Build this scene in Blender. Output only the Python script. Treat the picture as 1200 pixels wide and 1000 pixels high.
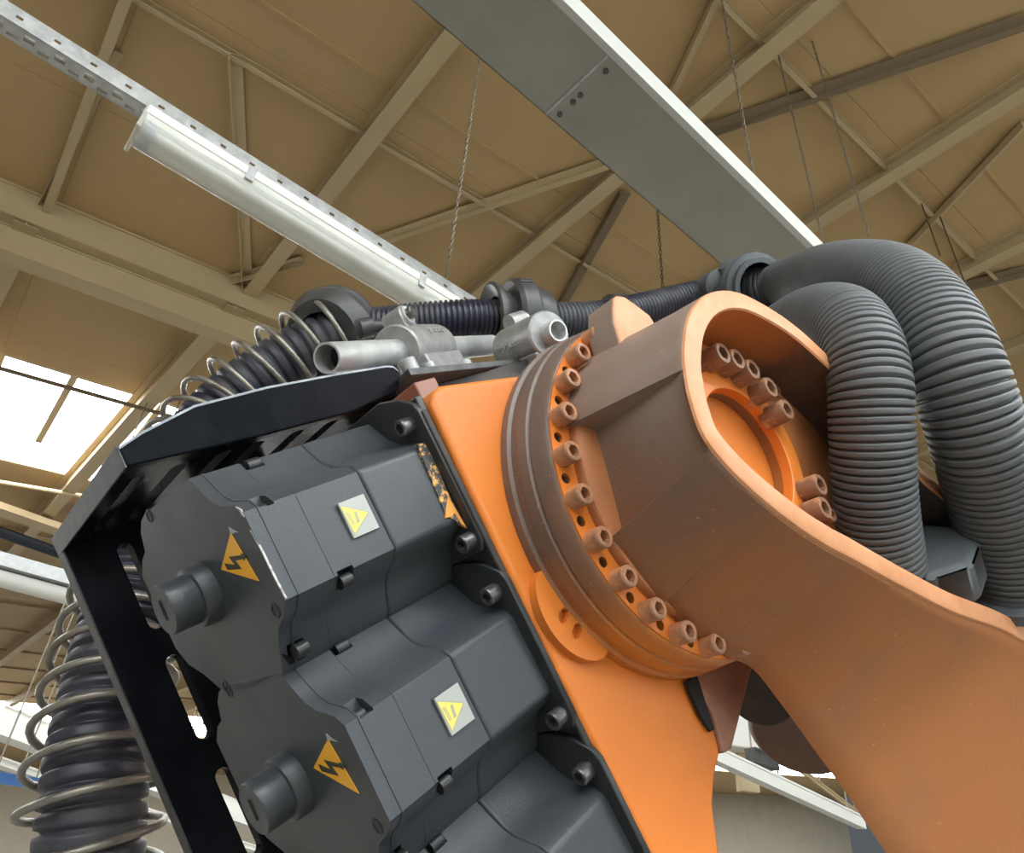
import bpy, bmesh, math, random
import numpy as np
from mathutils import Vector, Matrix
R_ = math.radians
rng = random.Random(7)
for o in list(bpy.data.objects): bpy.data.objects.remove(o)

# ------------------------------------------------------------------ camera
F, CX, CY = 870.0, 600.0, 500.0            # focal length and centre for the 1200 x 1000 frame
UP = np.array([100, -1314, 870.]); UP /= np.linalg.norm(UP)      # gravity seen from the tilted camera
FH = np.array([0, 0, 1.]) - UP[2]*UP; FH /= np.linalg.norm(FH)
RT = np.cross(FH, UP)
W = np.array([RT, FH, UP])                 # camera axes -> world axes
CAM = np.array([0, 0, 1.6])
def w_(p): return W @ np.asarray(p, float) + CAM
cam = bpy.data.cameras.new('camera'); co = bpy.data.objects.new('camera', cam)
bpy.context.collection.objects.link(co)
xa, ya, za = W @ [1, 0, 0], W @ [0, -1, 0], W @ [0, 0, -1]
co.matrix_world = Matrix([[xa[i], ya[i], za[i], CAM[i]] for i in range(3)] + [[0, 0, 0, 1]])
cam.sensor_width = 36; cam.lens = 36*F/1200; cam.clip_start = .02; cam.clip_end = 400
sc = bpy.context.scene; sc.camera = co

# ------------------------------------------------------------------ world, light, exposure
SKY_PANE = 13.0; WINDOW_PANE = 4.0
wd = bpy.data.worlds.new('sky'); sc.world = wd; wd.use_nodes = True
bg = wd.node_tree.nodes['Background']; bg.inputs[0].default_value = (.80, .9, 1, 1); bg.inputs[1].default_value = .12
sc.view_settings.view_transform = 'Standard'; sc.view_settings.look = 'None'
sc.view_settings.gamma = 1; sc.view_settings.use_curve_mapping = False
sc.view_settings.exposure = 0.0

# ------------------------------------------------------------------ frames of the place
# robot frame: N along the forearm, A along the elbow axis, B across; roof frame: S along purlins, T along rafters
RB = np.array([[0.6436757, -0.2382436, 0.72726995], [0.61999331, -0.39477964, -0.67805408], [0.44865341, 0.88734944, -0.10640062]])
def rb(n, a, b): return w_(RB.T @ np.array([n, a, b], float))
def ray(px, py): return np.array([(px-CX)/F, (py-CY)/F, 1.])
def hit(px, py, ax, val):
    r = RB @ ray(px, py); return r*val/r[ax]
def pz(px, py, z): return w_(ray(px, py)*z)
def rbz(px, py, z): return RB @ (ray(px, py)*z)
SD = np.array([1200, 465, 870.]); SD /= np.linalg.norm(SD)
TD = np.array([-879, 510, 870.]); TD -= (TD@SD)*SD; TD /= np.linalg.norm(TD)
ND = np.cross(SD, TD)
RH = 5.0
def rf(s, t, d=0): return w_(SD*s + TD*t + ND*(RH-d))
def rhit(px, py, d=0):
    r = ray(px, py); X = r*(RH-d)/(ND@r); return X@SD, X@TD

# ------------------------------------------------------------------ materials
def nd(nt, t, **k):
    n = nt.nodes.new(t)
    for a, v in k.items(): setattr(n, a, v)
    return n
def mat(name, col, rough=.5, metal=0., col2=None, scale=8., amt=(.45, .65), bump=0., bscale=60., col3=None, scale3=40., amt3=(.62, .7), emit=None, alpha=1., rough2=None, spec=.5, detail=6.):
    m = bpy.data.materials.new(name); m.use_nodes = True; nt = m.node_tree; P = nt.nodes['Principled BSDF']; L = nt.links
    P.inputs['Base Color'].default_value = (*col, 1); P.inputs['Roughness'].default_value = rough; P.inputs['Metallic'].default_value = metal
    P.inputs['Specular IOR Level'].default_value = spec
    tc = nd(nt, 'ShaderNodeTexCoord')
    last = None
    def layer(prev, c, scl, am, off):
        mp = nd(nt, 'ShaderNodeMapping'); mp.inputs['Location'].default_value = (off, off*1.7, off*.3)
        nz = nd(nt, 'ShaderNodeTexNoise'); nz.inputs['Scale'].default_value = scl; nz.inputs['Detail'].default_value = detail; nz.inputs['Roughness'].default_value = .62
        rp = nd(nt, 'ShaderNodeMapRange'); rp.inputs['From Min'].default_value = am[0]; rp.inputs['From Max'].default_value = am[1]
        mx = nd(nt, 'ShaderNodeMix', data_type='RGBA')
        L.new(tc.outputs['Object'], mp.inputs[0]); L.new(mp.outputs[0], nz.inputs[0]); L.new(nz.outputs[0], rp.inputs[0]); L.new(rp.outputs[0], mx.inputs[0])
        if prev is None: mx.inputs[6].default_value = (*col, 1)
        else: L.new(prev, mx.inputs[6])
        mx.inputs[7].default_value = (*c, 1)
        return mx.outputs[2], rp.outputs[0]
    if col2 is not None:
        last, fac = layer(None, col2, scale, amt, 3.1)
        if rough2 is not None:
            mr = nd(nt, 'ShaderNodeMapRange'); mr.inputs['To Min'].default_value = rough; mr.inputs['To Max'].default_value = rough2
            L.new(fac, mr.inputs[0]); L.new(mr.outputs[0], P.inputs['Roughness'])
    if col3 is not None: last, _ = layer(last, col3, scale3, amt3, 9.7)
    if last is not None: L.new(last, P.inputs['Base Color'])
    if bump:
        nz = nd(nt, 'ShaderNodeTexNoise'); nz.inputs['Scale'].default_value = bscale; nz.inputs['Detail'].default_value = 4
        b = nd(nt, 'ShaderNodeBump'); b.inputs['Strength'].default_value = bump; b.inputs['Distance'].default_value = .003
        L.new(tc.outputs['Object'], nz.inputs[0]); L.new(nz.outputs[0], b.inputs['Height']); L.new(b.outputs[0], P.inputs['Normal'])
    if emit: P.inputs['Emission Color'].default_value = (*emit[:3], 1); P.inputs['Emission Strength'].default_value = emit[3]
    if alpha < 1: P.inputs['Alpha'].default_value = alpha
    return m
M = {}
M['orange'] = mat('orange_paint', (.66, .19, .024), .5, col2=(.58, .165, .026), scale=5, amt=(.4, .75), bump=.12, bscale=140, col3=(.34, .13, .05), scale3=60, amt3=(.70, .78))
M['orange_arm'] = mat('orange_paint_weathered', (.45, .165, .052), .5, col2=(.31, .12, .052), scale=3.2, amt=(.4, .7), bump=.14, bscale=110, col3=(.14, .075, .05), scale3=22, amt3=(.68, .78))
M['orange_rim'] = mat('orange_paint_edge', (.61, .285, .135), .5, col2=(.52, .22, .09), scale=18, amt=(.4, .7), bump=.12, bscale=200, col3=(.30, .14, .07), scale3=120, amt3=(.70, .75))
M['orange_soot'] = mat('orange_paint_sooted', (.30, .135, .07), .52, col2=(.16, .10, .075), scale=4, amt=(.40, .62), bump=.1, bscale=120, col3=(.45, .17, .05), scale3=9, amt3=(.60, .75))
M['orange_bolt'] = mat('sooted_orange_screw', (.50, .22, .10), .5, col2=(.22, .12, .08), scale=35, amt=(.42, .62))
M['bolt_pocket'] = mat('sooted_screw', (.22, .11, .06), .5, col2=(.50, .25, .12), scale=40, amt=(.5, .65))
M['soot'] = mat('soot_shade_black', (.03, .028, .026), .6, col2=(.06, .045, .035), scale=8)  # also paints the shaded gap under the mounting plate
M['motor'] = mat('motor_grey_paint', (.034, .040, .046), .36, col2=(.046, .052, .058), scale=6, amt=(.4, .7), bump=.15, bscale=260, col3=(.16, .16, .155), scale3=75, amt3=(.72, .76), rough2=.55)
M['motor_dark'] = mat('motor_dark_paint', (.022, .024, .026), .4, col2=(.035, .036, .036), scale=9, bump=.12, bscale=200)
M['steel'] = mat('screw_steel', (.20, .20, .20), .38, .8, col2=(.10, .10, .10), scale=50, amt=(.4, .6))
M['black_screw'] = mat('black_screw', (.025, .025, .026), .38, .3)
M['hole'] = mat('dark_hole', (.008, .008, .008), .8)
M['guard'] = mat('black_gloss_paint', (.006, .007, .009), .25, col2=(.011, .012, .015), scale=7, amt=(.45, .7), rough2=.36, spec=.15)
M['guard'].node_tree.nodes['Principled BSDF'].inputs['IOR'].default_value = 1.18
M['guard_edge'] = mat('lit_edge_grey', (.04, .041, .041), .42, col2=(.075, .075, .072), scale=30, amt=(.45, .65))  # light on the guard's front edge, put into the colour
M['galv'] = mat('galvanised_steel', (.46, .48, .48), .36, .5, col2=(.60, .62, .61), scale=22, amt=(.4, .65), bump=.05, bscale=80, rough2=.5)
M['lip'] = mat('pale_lip_edge', (.17, .19, .22), .4, .2, col2=(.30, .32, .34), scale=30, amt=(.45, .65))
M['galv_duct'] = mat('galvanised_duct', (.36, .36, .32), .42, .55, col2=(.44, .43, .37), scale=2.2, amt=(.35, .7), rough2=.5)
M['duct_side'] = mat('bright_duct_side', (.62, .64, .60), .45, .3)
M['cast'] = mat('cast_aluminium', (.27, .275, .27), .42, .45, col2=(.36, .365, .36), scale=30, amt=(.4, .65), bump=.2, bscale=240)
M['cast_light'] = mat('machined_aluminium', (.55, .56, .56), .4, .45, col2=(.33, .34, .34), scale=40, amt=(.4, .65))
M['hose_blue'] = mat('navy_corrugated_plastic', (.018, .019, .036), .36, col2=(.06, .062, .068), scale=6, amt=(.38, .62), rough2=.6)
M['hose_grey'] = mat('dusty_grey_corrugated_plastic', (.085, .093, .098), .55, col2=(.115, .123, .128), scale=5, amt=(.4, .7))
M['plastic'] = mat('dark_grey_plastic', (.045, .045, .045), .42, col2=(.075, .073, .068), scale=14, amt=(.45, .68), bump=.15, bscale=150)
M['plastic_grey'] = mat('dusty_grey_plastic', (.085, .097, .105), .6, col2=(.12, .133, .142), scale=9, amt=(.4, .7))
M['spring'] = mat('spring_wire', (.25, .235, .20), .38, .55, col2=(.13, .10, .07), scale=16, amt=(.5, .7))
M['roof'] = mat('beige_roof_panel', (.47, .325, .15), .62, col2=(.43, .295, .135), scale=.6, amt=(.35, .7))
M['beam'] = mat('cream_beam_paint', (.50, .385, .22), .5, col2=(.45, .35, .20), scale=2.0, amt=(.35, .7), col3=(.25, .17, .10), scale3=14, amt3=(.74, .8))
M['beam_dark'] = mat('brown_brace_paint', (.20, .145, .085), .55)
M['chain'] = mat('chain_zinc', (.30, .27, .22), .4, .7)
M['chain_rust'] = mat('chain_brown', (.10, .06, .03), .6, .2)
M['white'] = mat('white_plastic', (.80, .80, .74), .35)
M['diffuser'] = mat('prismatic_diffuser', (.80, .80, .70), .12, alpha=.55, col2=(.74, .75, .67), scale=3)
M['tube'] = mat('fluorescent_tube', (.95, .96, .93), .25)
M['blue'] = mat('blue_lampholder', (.05, .22, .42), .4)
M['yellow'] = mat('warning_amber', (.80, .40, .02), .38)
M['yellow2'] = mat('warning_yellow', (.80, .66, .10), .45, col2=(.68, .58, .14), scale=60)
M['silver'] = mat('silver_label', (.36, .38, .35), .45)
M['print'] = mat('black_print', (.035, .035, .02), .5)
M['print_grey'] = mat('grey_print', (.35, .34, .24), .5)
M['floor'] = mat('concrete_floor', (.20, .185, .16), .6, col2=(.16, .15, .13), scale=.8)
M['wall'] = mat('cream_wall', (.60, .54, .42), .7, col2=(.55, .50, .40), scale=.5)
M['pane'] = mat('skylight_pane', (.9, .9, .9), .4, emit=(.93, .97, 1.0, SKY_PANE))
M['wpane'] = mat('window_pane', (.9, .9, .9), .4, emit=(.74, .89, 1.0, WINDOW_PANE))
M['conduit'] = mat('blue_black_conduit', (.012, .018, .03), .35)
M['paint_chip'] = mat('chipped_white_primer', (.55, .55, .52), .6, col2=(.2, .2, .2), scale=90, amt=(.45, .6))
M['red_copper'] = mat('sooted_housing_facet', (.26, .12, .08), .45, col2=(.36, .18, .12), scale=9, bump=.1)

# ------------------------------------------------------------------ builders
C = bpy.context.collection
def empty(name, loc, label=None, cat=None, group=None, kind=None, parent=None):
    o = bpy.data.objects.new(name, None); C.objects.link(o); o.empty_display_size = .05
    if parent is not None: o.parent = parent; o['_w'] = 0
    o.location = Vector(loc) - (parent_loc(parent) if parent is not None else Vector((0, 0, 0)))
    tag(o, label, cat, group, kind); return o
def tag(o, label=None, cat=None, group=None, kind=None):
    if label: o['label'] = label
    if cat: o['category'] = cat
    if group: o['group'] = group
    if kind: o['kind'] = kind
    return o
def parent_loc(o):
    v = Vector((0, 0, 0))
    while o is not None: v = v + o.location; o = o.parent
    return v
def mk(name, V, Fc, m, parent=None, base=None, smooth=35, bev=0., segs=2, label=None):
    """mesh from world-space vertices, its origin at the parent's origin (or at base)"""
    org = parent_loc(parent) if parent is not None else Vector(base if base is not None else np.mean(np.asarray(V, float), axis=0))
    V = np.asarray(V, float) - np.array(org)
    me = bpy.data.meshes.new(name); me.from_pydata(V.tolist(), [], [list(map(int, f)) for f in Fc]); me.update()
    bm = bmesh.new(); bm.from_mesh(me); bmesh.ops.recalc_face_normals(bm, faces=bm.faces[:]); bm.to_mesh(me); bm.free()
    ms = m if isinstance(m, (list, tuple)) else [m]
    for x in ms: me.materials.append(x)
    if smooth:
        me.shade_smooth(); me.set_sharp_from_angle(angle=R_(smooth))
    o = bpy.data.objects.new(name, me); C.objects.link(o)
    if parent is not None: o.parent = parent
    else: o.location = org
    if bev:
        b = o.modifiers.new('bevel', 'BEVEL'); b.width = bev; b.segments = segs; b.limit_method = 'ANGLE'; b.angle_limit = R_(40); b.harden_normals = True
    if label: o['label'] = label
    return o
class G:
    """collects shapes given in some local frame; f maps local coordinates to world"""
    def __init__(s, f=None): s.V = []; s.F = []; s.f = f or (lambda *p: np.array(p, float))
    def add(s, V, Fc):
        k = len(s.V); s.V += [s.f(*p) for p in V]; s.F += [[i+k for i in f] for f in Fc]
    def box(s, x0, x1, y0, y1, z0, z1):
        s.add([(x, y, z) for x in (x0, x1) for y in (y0, y1) for z in (z0, z1)],
              [(0, 1, 3, 2), (4, 6, 7, 5), (0, 4, 5, 1), (2, 3, 7, 6), (0, 2, 6, 4), (1, 5, 7, 3)])
    def hexa(s, P):  # 8 corners: bottom 4, top 4
        s.add(P, [(0, 3, 2, 1), (4, 5, 6, 7), (0, 1, 5, 4), (1, 2, 6, 5), (2, 3, 7, 6), (3, 0, 4, 7)])
    def prism(s, poly, lo, hi, ax):  # polygon in the two other axes, extruded along axis ax
        n = len(poly)
        def at(q, h): p = list(q); p.insert(ax, h); return tuple(p)
        s.add([at(q, lo) for q in poly] + [at(q, hi) for q in poly],
              [tuple(range(n))[::-1], tuple(range(n, 2*n))] + [(i, (i+1) % n, (i+1) % n+n, i+n) for i in range(n)])
    def lathe(s, c, d, prof, seg=32, cap0=True, cap1=True, e=None):  # prof: (h, r) along d from c
        c = np.array(c, float); d = np.array(d, float); d /= np.linalg.norm(d)
        if e is None: e = np.cross(d, [0, 0, 1.]) if abs(d[2]) < .9 else np.cross(d, [1., 0, 0])
        e = np.array(e, float); e -= (e@d)*d; e /= np.linalg.norm(e); g = np.cross(d, e)
        V = []; Fc = []
        for h, r in prof:
            for k in range(seg):
                t = 2*math.pi*k/seg; V.append(tuple(c+d*h+r*(math.cos(t)*e+math.sin(t)*g)))
        for i in range(len(prof)-1):
            for k in range(seg):
                a = i*seg+k; b = i*seg+(k+1) % seg; Fc.append((a, b, b+seg, a+seg))
        if cap0: Fc.append(tuple(range(seg))[::-1])
        if cap1: Fc.append(tuple(range((len(prof)-1)*seg, len(prof)*seg)))
        s.add(V, Fc)
    def build(s, name, m, parent=None, **k): return mk(name, s.V, s.F, m, parent, **k)
def catmull(P, n):
    P = [np.array(p, float) for p in P]; Q = [2*P[0]-P[1]]+P+[2*P[-1]-P[-2]]; out = []
    for i in range(1, len(Q)-2):
        for k in range(n):
            t = k/n; a, b, c, d = Q[i-1:i+3]
            out.append(.5*((2*b)+(c-a)*t+(2*a-5*b+4*c-d)*t*t+(3*b-a-3*c+d)*t**3))
    out.append(P[-1]); return out
def resample(P, step):
    P = np.array(P); L = np.r_[0, np.cumsum(np.linalg.norm(np.diff(P, axis=0)[:, :3], axis=1))]
    n = max(2, int(round(L[-1]/step))+1); x = np.linspace(0, L[-1], n)
    return np.array([[np.interp(q, L, P[:, j]) for j in range(P.shape[1])] for q in x]), L[-1]
def sweep(P, rad, seg=16, cap=True):
    """P (k,3) world points, rad (k,): frames by parallel transport"""
    P = np.asarray(P, float); T = np.gradient(P, axis=0); T /= np.linalg.norm(T, axis=1)[:, None]
    e = np.cross(T[0], [0.3, .2, 1.]); e /= np.linalg.norm(e); V = []; Fc = []
    for i in range(len(P)):
        e = e-(e@T[i])*T[i]; e /= np.linalg.norm(e); g = np.cross(T[i], e)
        for k in range(seg):
            t = 2*math.pi*k/seg; V.append(P[i]+rad[i]*(math.cos(t)*e+math.sin(t)*g))
    for i in range(len(P)-1):
        for k in range(seg):
            a = i*seg+k; b = i*seg+(k+1) % seg; Fc.append((a, b, b+seg, a+seg))
    if cap: Fc.append(list(range(seg))[::-1]); Fc.append(list(range((len(P)-1)*seg, len(P)*seg)))
    return V, Fc
def boolean(o, cut, op='DIFFERENCE'):
    m = o.modifiers.new('cut', 'BOOLEAN'); m.object = cut; m.operation = op; m.solver = 'EXACT'; m.use_self = True
    dg = bpy.context.evaluated_depsgraph_get(); me = bpy.data.meshes.new_from_object(o.evaluated_get(dg))
    o.modifiers.clear(); o.data = me; cd = cut.data; bpy.data.objects.remove(cut); bpy.data.meshes.remove(cd)
    me.shade_smooth(); me.set_sharp_from_angle(angle=R_(35)); return o
def copy_tree(o, parent=None, loc=None):
    c = o.copy(); C.objects.link(c); c.parent = parent
    if loc is not None: c.location = loc
    for ch in list(o.children): copy_tree(ch, c)
    return c
def text(name, s, size, o, x, y, m, parent, ext=.0006):
    """raised lettering as a mesh: origin o, baseline x, up y, all in world space"""
    cu = bpy.data.curves.new(name, 'FONT'); cu.body = s; cu.size = size; cu.extrude = ext; cu.align_x = 'CENTER'; cu.align_y = 'CENTER'
    t = bpy.data.objects.new(name, cu); C.objects.link(t)
    me = bpy.data.meshes.new_from_object(t.evaluated_get(bpy.context.evaluated_depsgraph_get()))
    bpy.data.objects.remove(t)
    x = np.array(x, float); x /= np.linalg.norm(x); y = np.array(y, float); y -= (y@x)*x; y /= np.linalg.norm(y); z = np.cross(x, y)
    V = [np.array(o)+x*v.co.x+y*v.co.y+z*v.co.z for v in me.vertices]
    return mk(name, V, [tuple(p.vertices) for p in me.polygons], m, parent, smooth=0)
def cap_screw(parent, c, d, r, h, m, f=rb, name='cap_screw', mh=None, seg=20, label=None):
    """socket head cap screw: head with a hexagonal socket; c centre of the base, d axis (robot frame)"""
    c = np.array(c, float); d = np.array(d, float); d /= np.linalg.norm(d)
    g = G(f)
    g.lathe(c, d, [(-.004, r), (h*.9, r), (h, r*.9), (h, r*.62)], seg, cap1=False)
    e = np.cross(d, [0, 0, 1.]) if abs(d[2]) < .9 else np.cross(d, [1., 0, 0]); e /= np.linalg.norm(e); q = np.cross(d, e)
    nb = len(g.V)-seg
    V = []; hx = []
    for k in range(seg):   # hexagonal socket wall
        t = 2*math.pi*k/seg; s6 = math.pi/6; rr = r*.62*math.cos(s6)/math.cos(((t+s6) % (2*s6))-s6)
        for hh in (h, h*.12): V.append(tuple(c+d*hh+rr*(math.cos(t)*e+math.sin(t)*q)))
    base = len(g.V); g.V += [g.f(*p) for p in V]
    for k in range(seg):
        a = base+2*k; b = base+2*((k+1) % seg); g.F.append([a, b, b+1, a+1]); g.F.append([nb+k, nb+(k+1) % seg, b, a])
    g.F.append([base+2*k+1 for k in range(seg)][::-1])
    return g.build(name, m, parent, smooth=30, label=label)
def hexhead(parent, c, d, r, h, m, f=rb, name='hex_bolt'):
    g = G(f); g.lathe(c, d, [(-.004, r), (h*.85, r), (h, r*.85)], 6); return g.build(name, m, parent, smooth=0, bev=.0006)

# ================================================================== THE HALL
ceil = empty('ceiling', rf(2, 3), kind='structure', label='low-pitched beige panel roof of the hall with cream steel framing')
S0, S1, T0, T1 = -10.7, 23.5, -30., 60.
SKY = [(9.0, 12.1), (34.2, 41.), (-5.5, -2.5), (-20., -16.)]
# roof deck: individual panels near the camera, larger sheets beyond
tcuts = []
t = -2.5
while t < 9.0-.01: tcuts.append((t, min(t+1.225, 9.0))); t += 1.225
pm = None
ds = 1.8
for j, (a, b) in enumerate(tcuts):
    for i in range(-5, 8):
        s = i*ds
        g = G(rf); g.box(s+.0015, s+ds-.0015, a+.0015, b-.0015, -.05, 0); g.build('roof_panel', M['roof'], ceil, smooth=0)
def sheet(s0, s1, t0, t1):
    g = G(rf); g.box(s0, s1, t0+.004, t1-.004, -.05, 0); g.build('roof_panel', M['roof'], ceil, smooth=0)
for a, b in [(12.1, 14.5), (14.5, 17.), (17., 19.5), (19.5, 22.), (22., 25.), (25., 28.), (28., 31.), (31., 34.2), (41., 50.), (50., 62.)]: sheet(-30, 110, a, b)
for a, b in [(-16., -12.), (-12., -8.5), (-8.5, -5.5), (-30., -20.)]: sheet(-30, 30, a, b)
sheet(-30, -9., -2.5, 9.); sheet(14.4, 110, -2.5, 9.)
# roof backing above the joints
g = G(rf)
for a, b in [(-30, -20), (-16, -5.5), (-2.5, 9), (12.1, 34.2), (41, 62)]: g.box(-30, 110, a, b, -.09, -.055)
g.build('roof_backing', M['beam_dark'], ceil, smooth=0)
# skylight strips: glowing panes between the rafters
for w, (a, b) in enumerate(SKY):
    wdw = empty('window_%d' % (w+1), rf(1, (a+b)/2), kind='structure', label='long white skylight strip in the beige roof')
    far = w == 1
    step = 1.8 if not far else 6.0
    n0, n1 = (-6, 9) if not far else (-3, 18)
    if w >= 2: n0, n1 = -8, 9
    for i in range(n0, n1):
        s = i*step; g = G(rf)
        g.box(s+.03, s+step-.03, a+.03, b-.03, -.10, -.06); g.build('pane', M['pane'], wdw, smooth=0)
    g = G(rf)
    g.box(n0*step, n1*step, a, a+.06, -.12, .0); g.box(n0*step, n1*step, b-.06, b, -.12, .0)
    g.build('window_frame', M['beam'], wdw, smooth=0)
    for i in range(n0, n1+1):
        g = G(rf); g.box(i*step-.04, i*step+.04, a, b, -.11, -.02); g.build('glazing_bar', M['beam'], wdw, smooth=0)
        if not far and i < n1:
            g = G(rf); g.box(i*step+.72, i*step+.80, a, b-.9, -.058, -.02); g.build('glazing_bar', M['beam'], wdw, smooth=0)
# rafters along T: I sections
def rafter(s, t0, t1, name='rafter', w=.14, d=.15, m=None, sl=0.):
    g = G(lambda s_, t_, d_: rf(s_-sl*(t_-t0), t_, d_)); m = m or M['beam']
    g.box(s-w/2, s+w/2, t0, t1, .0, .012); g.box(s-.008, s+.008, t0, t1, .012, d-.012); g.box(s-w/2, s+w/2, t0, t1, d-.012, d)
    g.build(name, m, ceil, smooth=0)
for i in range(-4, 12):
    s = -.07+i*1.81
    rafter(s, -20 if i < 9 else -5, 6.15, w=.07 if i == 0 else .14)
    rafter(s-.10, 6.15, 34.0, w=.18, d=.34, sl=.047)
# purlins along S under the deck: light angle sections
for t in (-9.5, -7., -1.15, 1.33, 3.78, 14.9, 17.4, 19.9, 22.5, 25., 27.5, 30., 32.5):
    g = G(rf); lo, hi = (-12, 22) if t < 9 else (-25, 100)
    g.box(lo, hi, t-.022, t+.022, .0, .006); g.box(lo, hi, t+.016, t+.022, .0, .055); g.box(lo, hi, t-.012, t+.022, .050, .056)
    g.build('purlin', M['beam'], ceil, smooth=0)
# deck seams: shallow ribs running along S
for t in (.8, 3.3): 
    g = G(rf); g.box(-12, 22, t-.012, t+.012, .0, .01); g.build('seam_strip', M['roof'], ceil, smooth=0)
# deep stepped valley beam along S
g = G(rf)
g.box(-12, 30, 6.13, 6.15, 0, .306); g.box(-12, 30, 6.13, 6.30, .30, .312); g.box(-12, 30, 6.11, 6.2, .0, .02)
g.build('valley_beam', M['beam'], ceil, smooth=0)
g = G(rf)
g.box(-12, 30, 6.27, 6.29, .315, .585); g.box(-12, 30, 6.24, 6.44, .575, .595); g.box(-12, 30, 6.255, 6.30, .315, .33)
g.build('valley_beam', M['beam'], ceil, smooth=0)
# diagonal braces between rafters
def brace(p, q, w=.06, d=(.03, .1), m=None, name='brace'):
    a = np.array(rhit(*p)); b = np.array(rhit(*q)); u = (b-a)/np.linalg.norm(b-a); v = np.array([-u[1], u[0]])*w/2
    g = G(rf); c = [a-v, b-v, b+v, a+v]
    g.hexa([(*x, d[0]) for x in c]+[(*x, d[0]+.008) for x in c])
    k = .004/(w/2); c2 = [a+v*.8, b+v*.8, b+v, a+v]
    g.hexa([(*x, d[0]) for x in c2]+[(*x, d[1]) for x in c2])
    g.build(name, m or M['beam'], ceil, smooth=0)
brace((425, 283), (715, 184), .085); brace((732, 222), (655, 360), .11, m=M['beam_dark']); brace((277, 60), (291, 332), .09)
brace((815, 152), (1200, 18), .10, m=M['beam_dark']); brace((1200, 140), (1050, 300), .09); brace((850, -30), (779, 122), .07)
brace((1130, 330), (1200, 312), .1, m=M['beam_dark']); brace((140, 58), (46, 246), .06)
brace((240, 330), (355, 300), .07)
# pipe run under the roof light, dark rods across skylight
def rod(name, p, q, r, m, parent=ceil, **k):
    V, Fc = sweep([np.array(p), (np.array(p)+np.array(q))/2, np.array(q)], [r]*3, 10); return mk(name, V, Fc, m, parent, **k)
def rpt(px, py, d): s, t = rhit(px, py, d); return rf(s, t, d)
rod('tie_rod', rpt(-60, 415, .35), rpt(260, 505, .35), .025, M['beam_dark'])
rod('tie_rod', rpt(-60, 555, .35), rpt(160, 592, .35), .03, M['beam'])
# cream beam below the skylight (further valley)
for (p, q, w, d) in [((-60, 575), (110, 634), .32, .5), ((-60, 668), (60, 690), .1, .2)]:
    a = np.array(rhit(*p, d)); b = np.array(rhit(*q, d)); b = a+(b-a)*3
    g = G(rf); u = (b-a)/np.linalg.norm(b-a); v = np.array([-u[1], u[0]])*w
    c = [a, b, b+v, a+v]; g.hexa([(*x, d-.1) for x in c]+[(*x, d) for x in c]); g.build('cross_beam', M['beam'], ceil, smooth=0)

# floor and walls
fl = G(); fl.box(-60, 60, -25, 110, -.1, 0)
o = fl.build('floor', M['floor'], None, base=(0, 0, 0), smooth=0); tag(o, 'grey concrete factory floor', kind='structure')
TW = W @ TD; TW[2] = 0; TW /= np.linalg.norm(TW); SW = W @ SD; SW[2] = 0; SW /= np.linalg.norm(SW)
def hf(x, y, z): return SW*x+TW*y+np.array([0, 0, z])
for nm, bx, lb in [('wall_back', (-30, 110, 61, 61.3, 0, 22), 'far cream end wall of the hall'), ('wall_left', (-30.3, -30, -30, 61, 0, 8), 'cream hall wall far to the left')]:
    g = G(hf); g.box(*bx); o = g.build(nm, M['wall'], None, smooth=0); tag(o, lb, kind='structure')
# side wall of windows behind and to the right of the camera (the daylight on the machine), with mullions
AXW = W @ (RB.T @ np.array([0, 1., 0])); AXW[2] = 0; AXW /= np.linalg.norm(AXW); PX = np.array([-AXW[1], AXW[0], 0])
def wf(x, y, z): return AXW*x+PX*y+np.array([0, 0, z])
g = G(wf); g.box(9, 9.2, -14, 12, 0, 3.2); g.box(9, 9.2, -14, 12, 6.3, 6.6); g.box(9, 9.2, -14, -12, 3.2, 6.3); g.box(9, 9.2, 10, 12, 3.2, 6.3)
o = g.build('wall_right', M['wall'], None, smooth=0); tag(o, 'cream hall side wall around the window band', kind='structure')
wn = empty('window_5', wf(9, 0, 4.7), kind='structure', label='tall band of factory windows')
for i in range(11):
    y = -12+2*i; g = G(wf); g.box(9.08, 9.12, y+.05, y+1.95, 3.25, 6.25); g.build('pane', M['wpane'], wn, smooth=0)
    g = G(wf); g.box(9.02, 9.18, y-.05, y+.05, 3.2, 6.3); g.build('glazing_bar', M['beam'], wn, smooth=0)

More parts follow.
